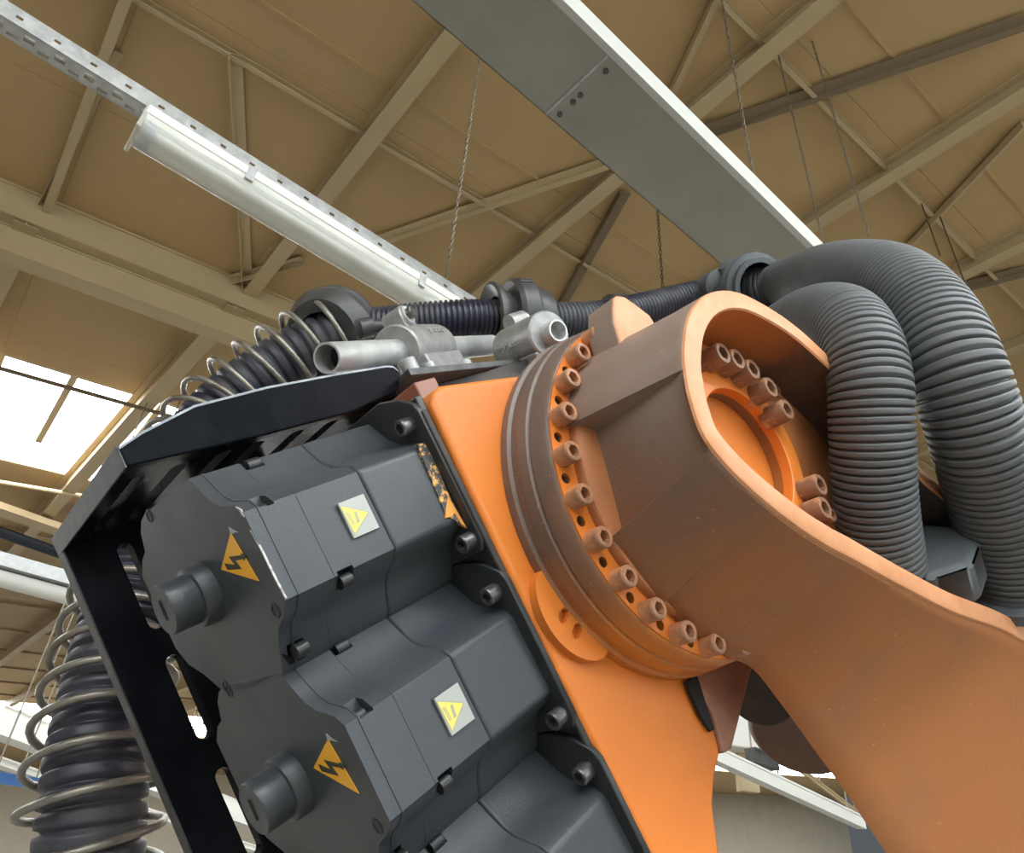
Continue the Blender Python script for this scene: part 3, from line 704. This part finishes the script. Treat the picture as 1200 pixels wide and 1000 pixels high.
for (c, s) in NOT:
    g = G(rb); g.lathe((c[0]-.003, c[1]-.0155 if c[1] > -.9 else c[1], c[2]+.012 if c[2] < -.15 else c[2]), (1, 0, 0), [(-s[0]*.5, .0095), (s[0]*.9, .0095), (s[0], .008)], 16); g.build('clamp_screw', M['black_screw'], motor)
# seam cover plate edges
g = G(rb); g.prism(shrink(face, -.0012), N0+.018, N0+.0205, 0); g.build('cover_bead', M['motor'], motor, smooth=40)
# flange with four cap screws
g = G(rb)
flp = [(-.836, -.125), (-.836, -.06), (-.828, -.045), (-.832, .022), (-.86, .045), (-1.22, .045), (-1.25, .02), (-1.25, -.21), (-1.22, -.245), (-.905, -.245), (-.872, -.23), (-.836, -.17)]
flp = [(-.832, -.215), (-.825, -.20), (-.825, .012), (-.835, .027), (-1.22, .027), (-1.25, .0), (-1.25, -.22), (-1.22, -.25), (-.905, -.25), (-.86, -.235)]
g.prism(flp, N0+.300, N0+.311, 0); g.build('flange', M['motor_dark'], motor, bev=.003)
for (px, py) in [(471, 502), (543, 638)]:
    h = hit(px, py, 0, N0+.283)
    cap_screw(motor, (N0+.300, h[1], h[2]), (-1, 0, 0), .0135, .022, M['steel'])
for (a, b) in [(-1.19, -.20), (-1.19, .0)]: cap_screw(motor, (N0+.300, a, b), (-1, 0, 0), .0135, .022, M['steel'])
# small screws of the end cover
for (px, py) in [(175, 605), (323, 716), (265, 805)]:
    h = hit(px, py, 0, N0)
    g = G(rb); g.lathe((N0+.004, h[1], h[2]), (-1, 0, 0), [(0, .0105), (.0045, .0105), (.0052, .009), (.0052, .0075), (.0015, .007), (.0015, .0045), (.004, .004)], 18)
    g.build('cover_screw', M['black_screw'], motor, smooth=30)
# round plug on the face
h0 = hit(243, 694, 0, N0)
g = G(rb); g.lathe((N0+.004, h0[1], h0[2]), (-1, 0, 0), [(0, .044), (.022, .043), (.026, .041), (.027, .035), (.045, .035), (.062, .035), (.065, .0335)], 40)
plug = g.build('round_plug', M['motor'], motor, smooth=32)
g = G(rb); g.box(N0-.0625, N0-.0605, h0[1]-.002, h0[1]+.002, h0[2]-.014, h0[2]+.014); g.build('plug_slot', M['hole'], plug, smooth=0)
# lightning warning triangle on the face
tri = [(-.8997, -.1389), (-.9679, -.1082), (-.8836, -.0687)]
tri = [(-.9010, -.1385), (-.9690, -.1080), (-.8850, -.0680)]
def tw(u, v):  # u along the base from tri[1] to tri[2], v towards apex
    b0, b1, ap = map(np.array, (tri[1], tri[2], tri[0])); return b0+(b1-b0)*u+(ap-(b0+b1)/2)*v
g = G(rb); g.prism(tri, N0-.0009, N0+.0005, 0); wt = g.build('warning_triangle', M['yellow'], motor, smooth=0, label='amber triangle with black lightning arrow')
# the flash arrow, drawn in pixels on the face plane
def fh(px, py): h = hit(px, py, 0, N0); return (h[1], h[2])
g = G(rb)
g.prism([fh(264, 660), fh(284, 666), fh(275.5, 661.5), fh(268, 667.8)], N0-.0013, N0-.0008, 0) if False else None
bolt1 = [fh(269, 652.2), fh(283, 650.6), fh(284, 648.2), fh(289.8, 651.8), fh(286.8, 657), fh(286, 655), fh(276.8, 656.8), fh(284, 666.5), fh(267.8, 667.8), fh(264, 660), fh(276.2, 661.6)]
g.prism(bolt1, N0-.0014, N0-.0008, 0); g.build('lightning_arrow', M['print'], wt, smooth=0)
g = G(rb); g.prism([fh(268.5, 618), fh(276, 622.5), fh(279.5, 623.8), fh(274.5, 624.3), fh(271, 627)], N0-.0008, N0+.0004, 0); g.build('torn_corner', M['silver'], wt, smooth=0)
# hot-surface label on the flank
SA = -.8453
g = G(rb); g.box(.5378, .5800, SA-.001, SA+.0028, -.1165, -.0660); hl = g.build('hot_surface_label', M['silver'], motor, smooth=0, label='silver label with a yellow warning triangle')
def lf(px, py): h = hit(px, py, 1, SA+.003); return (h[0], h[2])
g = G(rb); g.prism([lf(396.8, 592.2), lf(433, 600), lf(416, 629)], SA+.0025, SA+.0031, 1); t1 = g.build('triangle_border', M['print_grey'], hl, smooth=0)
g = G(rb); g.prism([lf(399.5, 593.8), lf(430.5, 600.6), lf(416, 625.5)], SA+.0030, SA+.0034, 1); g.build('triangle_field', M['yellow2'], hl, smooth=0)
g = G(rb)
for (a, b_, c) in [((405, 601), (413.5, 616), .9), ((407.2, 600.8), (415, 614.8), .7)]:
    q = [lf(a[0], a[1]), lf(a[0]+1.1, a[1]-.3), lf(b_[0]+1.1, b_[1]-.3), lf(b_[0], b_[1])]; g.prism(q, SA+.0033, SA+.0037, 1)
g.prism([lf(414.5, 600), lf(418, 599.3), lf(419.6, 605), lf(422, 612), lf(418.5, 613.8), lf(416.6, 607)], SA+.0033, SA+.0037, 1)
g.build('hand_pictogram', M['print_grey'], hl, smooth=0)
# orange paint worn through by the rear corner: overspray patch on the upper motor only
def scuff(parent, pts, m, nm, lab, ha):
    g = G(rb); g.prism([(hit(x, y, 1, ha)[0], hit(x, y, 1, ha)[2]) for x, y in pts], ha-.003, ha+.0022, 1); return g.build(nm, m, parent, smooth=0, label=lab)
D1 = rb(0, .009, .2782)-rb(0, 0, 0)
m2 = copy_tree(motor, None, motor.location+Vector(D1)); m2['label'] = 'middle grey servo motor, its round plug half cut by the lower edge'
m3 = copy_tree(motor, None, motor.location+Vector(D1)*2); m3['label'] = 'lowest grey servo motor, only its top corner showing'
om = mat('orange_overspray', (.75, .40, .10), .6, col2=(.05, .055, .06), scale=85, amt=(.41, .50), detail=10)
om2 = mat('orange_overspray_dense', (.75, .32, .06), .6, col2=(.05, .055, .06), scale=70, amt=(.60, .66), detail=10)
scuff(motor, [(488, 521), (497, 520), (511, 547), (527, 585), (545, 618), (538, 614), (528, 608), (521, 603), (508, 570)], om, 'orange_overspray', 'scuffed orange paint along the rear edge', -.8445)
scuff(motor, [(524, 582), (529, 590), (546, 619), (540, 615), (532, 602), (528, 606), (521, 608), (522, 596)], om2, 'orange_overspray', None, -.8440)
g = G(rb)
c1_ = [fh(276, 594), fh(283, 597.5), fh(287, 606), fh(284, 604), fh(281, 599)]
g.prism(c1_, N0-.0008, N0+.001, 0); g.build('chipped_edge', M['paint_chip'], motor, smooth=0, label='paint chipped to pale metal at the corner')
for (p, q) in [((293, 622), (306, 646)), ((306, 646), (322, 679)), ((322, 679), (334, 702))]:
    g = G(rb); a, b_ = fh(*p), fh(*q); g.prism([a, b_, (b_[0]+.0022, b_[1]), (a[0]+.0022, a[1])], N0-.0005, N0+.002, 0); g.build('chipped_edge', M['paint_chip'], motor, smooth=0)
# dark cavity wall behind the motors' flanges
g = G(rb); g.box(.7285, .742, -1.33, -.83, -.225, .70); g.build('motor_mount_face', M['motor_dark'], robot, bev=.003)
g = G(rb); g.box(.722, .733, -.830, -.8215, -.20, .70); g.build('mount_edge_strip', M['soot'], robot, bev=.003)  # thin black strip along the housing's rear edge

# ================================================================== GUARD BRACKET
guard = empty('guard_bracket', rb(.6, -1.3, -.33), 'black bent sheet-metal guard with long slots around the motors', 'guard')
TB0, TB1 = -.342, -.308
g = G(rb); g.box(.402, .92, -1.545, -1.092, TB0, TB1); tp = g.build('top_plate', M['guard'], guard, smooth=0)
cut = G(rb)
for i, n_ in enumerate((.441, .505, .581, .644, .725, .80)):
    w = .014 if i else .010; cut.box(n_-w, n_+w, -1.42, -1.16, -.40, -.25); cut.lathe((n_, -1.16, -.40), (0, 0, 1), [(0, w), (.15, w)], 14); cut.lathe((n_, -1.42, -.40), (0, 0, 1), [(0, w), (.15, w)], 14)
boolean(tp, cut.build('cutter', M['guard'], None, smooth=0)); tp.modifiers.new('b', 'BEVEL'); b = tp.modifiers['b']; b.width = .003; b.segments = 2; b.limit_method = 'ANGLE'; b.angle_limit = R_(40)
g = G(rb)
lip = [(.402, -.308), (.402, -.338), (.44, -.352), (.53, -.374), (.66, -.3775), (.80, -.3725), (.915, -.366), (.930, -.362), (.938, -.350), (.936, -.336), (.922, -.320), (.90, -.310), (.80, -.296), (.62, -.298), (.52, -.302)]
g.prism(lip, -1.102, -1.078, 1); g.build('side_lip', M['guard'], guard, bev=.004, segs=3, smooth=40)
g = G(rb); tp_ = lip[1:9]; g.prism(tp_+[(x, y+.004) for x, y in tp_[::-1]], -1.1025, -1.0775, 1)
g = G(rb)
for (x0, y0), (x1, y1) in zip(tp_[:-1], tp_[1:]): g.hexa([(x0, -1.1022, y0-.0008), (x1, -1.1022, y1-.0008), (x1, -1.0776, y1-.0008), (x0, -1.0776, y0-.0008), (x0, -1.1022, y0+.003), (x1, -1.1022, y1+.003), (x1, -1.0776, y1+.003), (x0, -1.0776, y0+.003)])
g.build('lip_edge', M['lip'], guard, smooth=60, label='pale bluish top edge of the side lip')  # thin pale strip along the top of the lip
g = G(rb); g.box(.402, .585, -1.54, -1.505, TB0+.002, .62); lp_ = g.build('side_plate', M['guard'], guard, smooth=0)
cut = G(rb)
for b0, b1 in [(-.285, -.110), (-.055, .112), (.172, .34), (.40, .57)]:
    w = .0145; cut.box(.498-w, .498+w, -1.6, -1.45, b0+w, b1-w)
    for bb in (b0+w, b1-w): cut.lathe((.498, -1.6, bb), (0, 1, 0), [(0, w), (.15, w)], 16)
boolean(lp_, cut.build('cutter', M['guard'], None, smooth=0)); b = lp_.modifiers.new('b', 'BEVEL'); b.width = .003; b.segments = 2; b.limit_method = 'ANGLE'; b.angle_limit = R_(40)
g = G(rb); g.box(.3995, .4030, -1.5405, -1.080, TB0-.001, TB1+.001); g.box(.3995, .4030, -1.5405, -1.5040, TB1+.001, .62)
g.build('lit_front_edge', M['guard_edge'], guard, bev=.001, label='front edge of the guard, painted grey as if lit')  # paler grey strip stands in for light catching the front edge
# inner stiffener between plate and housing
g = G(rb); g.box(.60, .73, -1.36, -1.30, -.30, .62); g.build('inner_strut', M['guard'], guard, bev=.003)

# ================================================================== MOUNTING PLATE with tubes and clamps
plate = empty('mounting_plate', rb(1.3, -1.2, -.33), 'flat dark steel mounting plate above the orange housing carrying the clamps', 'plate')
pl = [(.918, -1.028), (1.95, -1.325), (1.95, -1.60), (.93, -1.60), (.942, -1.18)]
g = G(rb); g.prism(pl, -.335, -.320, 2); g.build('plate_body', mat('worn_dark_plate', (.10, .105, .11), .42, .3, col2=(.17, .175, .18), scale=18, amt=(.45, .65), col3=(.35, .14, .06), scale3=30, amt3=(.68, .72)), plate, bev=.002)
g = G(rb); g.prism([(1.06, -1.115), (1.33, -1.19), (1.33, -1.27), (1.06, -1.20)], -.352, -.335, 2); g.build('clamp_bar', M['galv'], plate, bev=.002)
g = G(rb); g.box(.96, 1.95, -1.34, -1.13, -.320, -.17); g.build('gap_shade_block', M['soot'], plate, bev=.004)  # dark block added to paint the shade between plate and housing
g = G(rb); g.box(.900, .955, -1.13, -1.01, -.300, -.235); g.build('support_foot', M['red_copper'], plate, bev=.004)
for (n_, a_) in [(.965, -1.075), (1.06, -1.13), (1.21, -1.175), (1.53, -1.235)]:
    g = G(rb); g.lathe((n_, a_, -.335), (0, 0, -1), [(0, .019), (.030, .019), (.034, .015)], 24); g.build('bolt_head', M['cast'], plate, bev=.001)
# tubes
TL, TR = np.array([.792, -1.072, -.404]), np.array([1.54, -1.36, -.45]); td = TR-TL; tl = np.linalg.norm(td); td /= tl
g = G(rb); r0 = .029
g.lathe(TL, td, [(.34, r0-.004), (0, r0-.004), (0, r0), (tl-.012, r0), (tl-.004, r0*.93), (tl, r0*.75)], 40, cap0=True, cap1=True)
tb = g.build('support_tube', M['galv'], None, base=rb(*(TL+TR)/2), smooth=32); g = G(rb); g.lathe(TL, td, [(.05, r0-.0041), (.30, r0-.0041)], 40); g.build('bore_shade_plug', M['hole'], tb, smooth=32); tag(tb, 'horizontal galvanised tube with open left end above the guard', 'tube')  # black plug paints the shade inside the open tube
def clamp(label, c, ax, up, L, R_o, R_i, earside, txt):
    """two-part cast tube clamp: split sleeve round the tube, foot, ear with a bolt"""
    c = np.array(c, float); ax = np.array(ax, float); ax /= np.linalg.norm(ax); up = np.array(up, float); up -= (up@ax)*ax; up /= np.linalg.norm(up); sd = np.cross(ax, up)
    f = lambda x, y, z: rb(*(c+ax*x+sd*y+up*z))
    t = empty('tube_clamp', rb(*c), label, 'clamp', 'cast tube clamps on the mounting plate')
    g = G(f); n = 40
    g.lathe((0, 0, 0), (1, 0, 0), [(-L/2, R_i), (-L/2, R_o-.004), (-L/2+.004, R_o), (L/2-.004, R_o), (L/2, R_o-.004), (L/2, R_i)], n, cap0=False, cap1=False)
    g.build('sleeve', M['cast'], t, smooth=30)
    g = G(f); g.box(-L/2+.003, L/2-.003, -R_o*.98, R_o*.98, -R_o-.022, -R_i-.003); g.build('foot', M['cast'], t, bev=.006)
    ey = R_o*.55*earside
    g = G(f); g.lathe((-L*.30, ey, R_o+.004), (0, earside, 0), [(-.035, .026), (.012, .026), (.015, .023)], 28); g.box(-L*.30-.026, -L*.30+.026, min(ey-.035*earside, ey+.012*earside), max(ey-.035*earside, ey+.012*earside), R_i, R_o)
    g.build('ear', M['cast'], t, smooth=30)
    g = G(f); g.lathe((-L*.30, ey+.015*earside, R_o+.004), (0, earside, 0), [(0, .021), (.004, .021)], 28); g.build('washer', M['cast_light'], t)
    g = G(f); g.lathe((-L*.30, ey+.019*earside, R_o+.004), (0, earside, 0), [(0, .014), (.011, .014), (.013, .012)], 6); g.build('hex_bolt', M['steel'], t, smooth=0)
    return t, f
upv = (0, 0, -1.)
cc = TL+td*.345
ck, f1 = clamp('cast clamp gripping the horizontal tube, hexagon bolt on top', cc, td, upv, .185, .060, .0285, 1, 'protec')
# which side faces the camera? sd = ax x up
def facing(f, R): 
    a = f(0, R, 0); b = f(0, -R, 0); return 1 if np.linalg.norm(a-CAM) < np.linalg.norm(b-CAM) else -1
fs = facing(f1, .05)
for ch in list(ck.children): pass
ang = R_(22)
oo = f1(.02, fs*.0612*math.cos(ang), .0612*math.sin(ang)); xx = f1(1, 0, 0)-f1(0, 0, 0); yy = f1(0, -fs*math.sin(ang), math.cos(ang))-f1(0, 0, 0)
text('raised_lettering', 'protec', .026, oo, xx, yy, M['cast_light'], ck, .0012)
# clamp 2 with a stub tube pointing at the viewer
c2 = hit(634, 392, 2, -.400)
zc2 = 1.86; c2 = rbz(621, 402, zc2)
k2, f2 = clamp('cast clamp with a round flange around a short open stub tube', c2, (-.22, 1., .20), upv, .17, .060, .026, -1, 'protec')
g = G(f2); g.lathe((0, 0, 0), (1, 0, 0), [(.065, .030), (.065, .058), (.072, .060), (.080, .058), (.080, .030)], 44, cap0=False, cap1=False); g.build('round_flange', M['cast'], k2, smooth=30)
g = G(f2); g.lathe((0, 0, 0), (1, 0, 0), [(-.12, .028), (.118, .028), (.120, .027), (.120, .0225), (.085, .022)], 36); st = g.build('stub_tube', M['galv'], None, base=f2(0, 0, 0), smooth=30); tag(st, 'short open stub tube poking out of the round-flanged clamp', 'tube')
fs2 = facing(f2, .05)
oo = f2(-.005, fs2*.0612*math.cos(R_(10)), .0612*math.sin(R_(10))); xx = (f2(1, 0, 0)-f2(0, 0, 0)); yy = f2(0, -fs2*math.sin(R_(10)), math.cos(R_(10)))-f2(0, 0, 0)
text('raised_lettering', 'protec', .024, oo, xx, yy, M['cast_light'], k2, .0012)

# ================================================================== HOSES
def hose(name, pts, dia, pitch, m, label, depth=.125, seg=40, sub=6):
    """pts: (px, py, z) along the centre line; dia scalar or list"""
    dl_ = dia if isinstance(dia, (list, tuple)) else [dia]*len(pts)
    P = [np.r_[pz(*p), d] for p, d in zip(pts, dl_)]
    Q = np.array(catmull(P, 12)); Q, Ln = resample(Q, pitch/sub)
    k = np.arange(len(Q)) % sub; pr = [0, .92, 1, 1, .92, 0] if sub == 6 else [0, .92, 1, 1, 1, 1, .92, 0]
    r = Q[:, 3]/2*(1-depth*(1-np.array(pr)[k]))
    V, Fc = sweep(Q[:, :3], r, seg); o = mk(name, V, Fc, m, None, base=Q[len(Q)//2, :3], smooth=70); tag(o, label, 'hose'); return o, Q
big, Qb = hose('corrugated_hose', [(886, 339, 2.75), (920, 331, 2.62), (965, 319, 2.16), (1008, 320, 1.8), (1050, 333, 1.56), (1090, 372, 1.41), (1118, 430, 1.33), (1142, 500, 1.32), (1162, 568, 1.36), (1180, 632, 1.41), (1190, 684, 1.45)], [.160]*8+[.164, .170, .174], .0148, M['hose_grey'],
               'thick dusty grey corrugated hose, outer one arching to the right edge', sub=8)
sml, Qs = hose('corrugated_hose', [(875, 405, 2.5), (915, 384, 2.15), (950, 371, 1.75), (985, 374, 1.47), (1007, 400, 1.36), (1018, 445, 1.31), (1021, 500, 1.30), (1023, 560, 1.31), (1028, 610, 1.33), (1037, 665, 1.36)], .141, .0128, M['hose_grey'],
               'dusty grey corrugated hose, inner one curving down behind the orange rim', sub=8)
H1 = [(100, 1060, 1.50), (108, 960, 1.55), (116, 880, 1.62), (130, 800, 1.72), (150, 715, 1.85), (180, 620, 2.0), (216, 540, 2.15), (262, 478, 2.27), (315, 436, 2.33), (362, 407, 2.38), (400, 390, 2.42)]
h1, Q1 = hose('corrugated_hose', H1, [.215, .212, .210, .207, .205, .20, .195, .19, .185, .175, .165], .036, M['hose_blue'], 'black corrugated hose inside a coil spring, at left behind the guard', depth=.12, sub=8)
H2 = [(398, 388, 2.42), (440, 383, 2.42), (490, 378, 2.42), (545, 374, 2.44), (600, 374, 2.5), (650, 376, 2.56), (700, 374, 2.64), (750, 364, 2.75), (800, 352, 2.85), (850, 341, 2.9), (880, 338, 2.82)]
h2, Q2 = hose('corrugated_hose', H2, .130, .0165, M['hose_blue'], 'navy corrugated hose running behind the clamps to the grey hoses', depth=.11)
# springs around the first hose
def spring(Q, s0, s1, rr, pitch, wire, label, taper=None):
    L = np.r_[0, np.cumsum(np.linalg.norm(np.diff(Q[:, :3], axis=0), axis=1))]; n = int((s1-s0)*L[-1]/pitch*26); P = []
    T = np.gradient(Q[:, :3], axis=0); T /= np.linalg.norm(T, axis=1)[:, None]
    e = np.cross(T[0], [0.3, .2, 1.]); E = []
    for i in range(len(Q)): e = e-(e@T[i])*T[i]; e /= np.linalg.norm(e); E.append(e)
    E = np.array(E)
    for i in range(n+1):
        s = (s0+(s1-s0)*i/n)*L[-1]; p = np.array([np.interp(s, L, Q[:, j]) for j in range(3)]); tt = np.array([np.interp(s, L, T[:, j]) for j in range(3)]); ee = np.array([np.interp(s, L, E[:, j]) for j in range(3)])
        tt /= np.linalg.norm(tt); ee -= (ee@tt)*tt; ee /= np.linalg.norm(ee); gg = np.cross(tt, ee); a = 2*math.pi*i/26; r = rr if taper is None else rr+(taper-rr)*i/n
        P.append(p+r*(math.cos(a)*ee+math.sin(a)*gg))
    V, Fc = sweep(P, [wire]*len(P), 8); o = mk('coil_spring', V, Fc, M['spring'], None, base=P[len(P)//2], smooth=80); tag(o, label, 'spring'); return o
spring(Q1, 0.0, .985, .140, .080, .0088, 'steel coil spring wound loosely around the black hose at left', taper=.130)

# ---- plastic hose holders
def fdir(Q, i):
    d = Q[min(i+3, len(Q)-1), :3]-Q[max(i-3, 0), :3]; return d/np.linalg.norm(d)
def holder(label, c, d, mk_parts): 
    t = empty('hose_clamp', c, label, 'hose clamp'); mk_parts(t, c, d); return t
WF = lambda x, y, z: np.array([x, y, z], float)
def hc1(t, c, d):
    g = G(WF); g.lathe(c, d, [(-.05, .085), (-.05, .125), (-.01, .155), (.0, .158), (.012, .158), (.02, .150), (.035, .150), (.042, .158), (.052, .158), (.056, .150), (.056, .085)], 56, cap0=False, cap1=False); g.build('clamp_ring', M['plastic'], t, smooth=30)
    q = pz(424, 385, 2.2); g = G(WF); e = pz(490, 372, 2.3)-q; g.lathe(q, e, [(-.012, .024), (-.01, .030), (.03, .030), (.033, .024)], 30); g.build('hinge_pin', M['plastic'], t, smooth=30)
    V, Fc = sweep([pz(430, 384, 2.24), pz(460, 381, 2.26), pz(480, 378, 2.3)], [.022, .020, .018], 16); mk('hinge_arm', V, Fc, M['plastic'], t)
d1 = pz(430, 383, 2.62)-pz(385, 398, 2.38); holder('dark plastic hose ring where the spring ends, behind the open tube', pz(387, 394, 2.40), d1, hc1)
def hc2(t, c, d):
    g = G(WF); d = d/np.linalg.norm(d)
    g.lathe(c, d, [(-.085, .070), (-.105, .108), (-.100, .118), (-.088, .117), (-.06, .095), (-.035, .088), (-.035, .070)], 56, cap0=False, cap1=False); g.build('flared_collar', M['plastic'], t, smooth=35)
    g = G(WF); g.lathe(c+d*.0, d, [(-.036, .075), (-.036, .122), (-.022, .132), (.028, .132), (.038, .126), (.038, .108), (.075, .106), (.090, .098), (.105, .092), (.105, .072)], 56, cap0=False, cap1=False)
    rg = g.build('clamp_ring', M['plastic'], t, smooth=30)
    upw = np.array([0, 0, 1.]); sd = np.cross(d, upw); sd /= np.linalg.norm(sd); u2 = np.cross(sd, d)
    for ang in (20, 60, -25):
        a = R_(ang); v = u2*math.cos(a)+sd*math.sin(a); f = lambda x, y, z, v=v: c+d*x+np.cross(v, d)*y+v*z
        g = G(f); g.box(-.022, .028, -.016, .016, .124, .137); g.build('ring_rib', M['plastic'], t, bev=.004)
d2 = pz(650, 376, 2.56)-pz(560, 374, 2.45); holder('thick dark plastic ring clamp with flared collar around the navy hose', pz(607, 373, 2.50), d2, hc2)
def hc3(t, c, d):
    d = d/np.linalg.norm(d); g = G(WF)
    g.lathe(c, d, [(-.075, .070), (-.075, .100), (-.055, .118), (.03, .118), (.034, .110), (.042, .110), (.046, .122), (.062, .118), (.066, .1), (.085, .098), (.085, .080)], 56, cap0=False, cap1=False)
    o = g.build('clamp_ring', M['plastic_grey'], t, smooth=30)
    v = CAM-c; v -= (v@d)*d; v /= np.linalg.norm(v); s = np.cross(d, v); f = lambda x, y, z: c+d*x+s*y+v*z
    cut = G(f); cut.box(-.05, .012, -.085, -.02, .08, .2); cut.box(-.05, .012, .005, .075, .08, .2); boolean(o, cut.build('cutter', M['hole'], None, smooth=0))
    g = G(f); g.lathe((-.02, 0, 0), (1, 0, 0), [(-.03, .088), (.035, .088)], 40, cap0=False, cap1=False); g.build('inner_liner', M['hole'], t)
    g = G(WF); q = pz(838, 336, 2.8); g.lathe(q, d, [(-.06, .035), (-.05, .055), (.05, .065), (.07, .04)], 30); g.build('end_knob', M['plastic_grey'], t, smooth=40)
d3 = pz(925, 328, 2.5)-pz(860, 340, 2.85); holder('grey plastic hose clamp with rectangular windows at the start of the grey hose', pz(876, 337, 2.72), d3, hc3)
g = G(WF); c = pz(722, 366, 3.0); g.lathe(c, pz(760, 360, 3.1)-c, [(-.05, .05), (-.03, .075), (.03, .075), (.05, .05)], 36); o = g.build('hose_clamp', M['plastic'], None, base=c, smooth=40); tag(o, 'small dark rounded hose holder peeking over the navy hose', 'hose clamp')
# ---- connectors in the arm channel
cn = empty('hose_connector', pz(1080, 660, 1.38), 'dusty grey block connector at the foot of the inner grey hose', 'connector')
dd_ = (Qs[-1, :3]-Qs[-8, :3]); dd_ /= np.linalg.norm(dd_)
cb = pz(1082, 668, 1.40); g = G(WF); g.lathe(cb-dd_*.03, dd_, [(-.02, .090), (-.012, .098), (.05, .105), (.06, .1)], 8); g.build('connector_block', M['plastic_grey'], cn, bev=.012, segs=3, smooth=40)
g = G(WF); cb2 = pz(1140, 672, 1.46); V, Fc = sweep([cb, (cb+cb2)/2, cb2], [.04, .035, .035], 8); mk('connector_tail', V, Fc, M['plastic_grey'], cn, smooth=20)
cf = empty('hose_connector', pz(1180, 700, 1.36), 'flat grey flange base at the foot of the outer grey hose', 'connector')
de = (Qb[-1, :3]-Qb[-12, :3]); de /= np.linalg.norm(de); ce = Qb[-1, :3]
g = G(WF); g.lathe(ce-de*.004, de, [(-.03, .084), (-.012, .088), (-.010, .108), (.012, .110)], 56); g.build('flange_ring', M['plastic_grey'], cf, smooth=35)
g = G(rb); P = [hit(1090, 712, 1, -.62), hit(1130, 672, 1, -.64), hit(1230, 690, 1, -.64), hit(1230, 760, 1, -.62), hit(1160, 735, 1, -.62)]
g.prism([(p[0], p[2]) for p in P], -.66, -.575, 1); g.build('base_block', M['plastic_grey'], cf, bev=.01, segs=3)
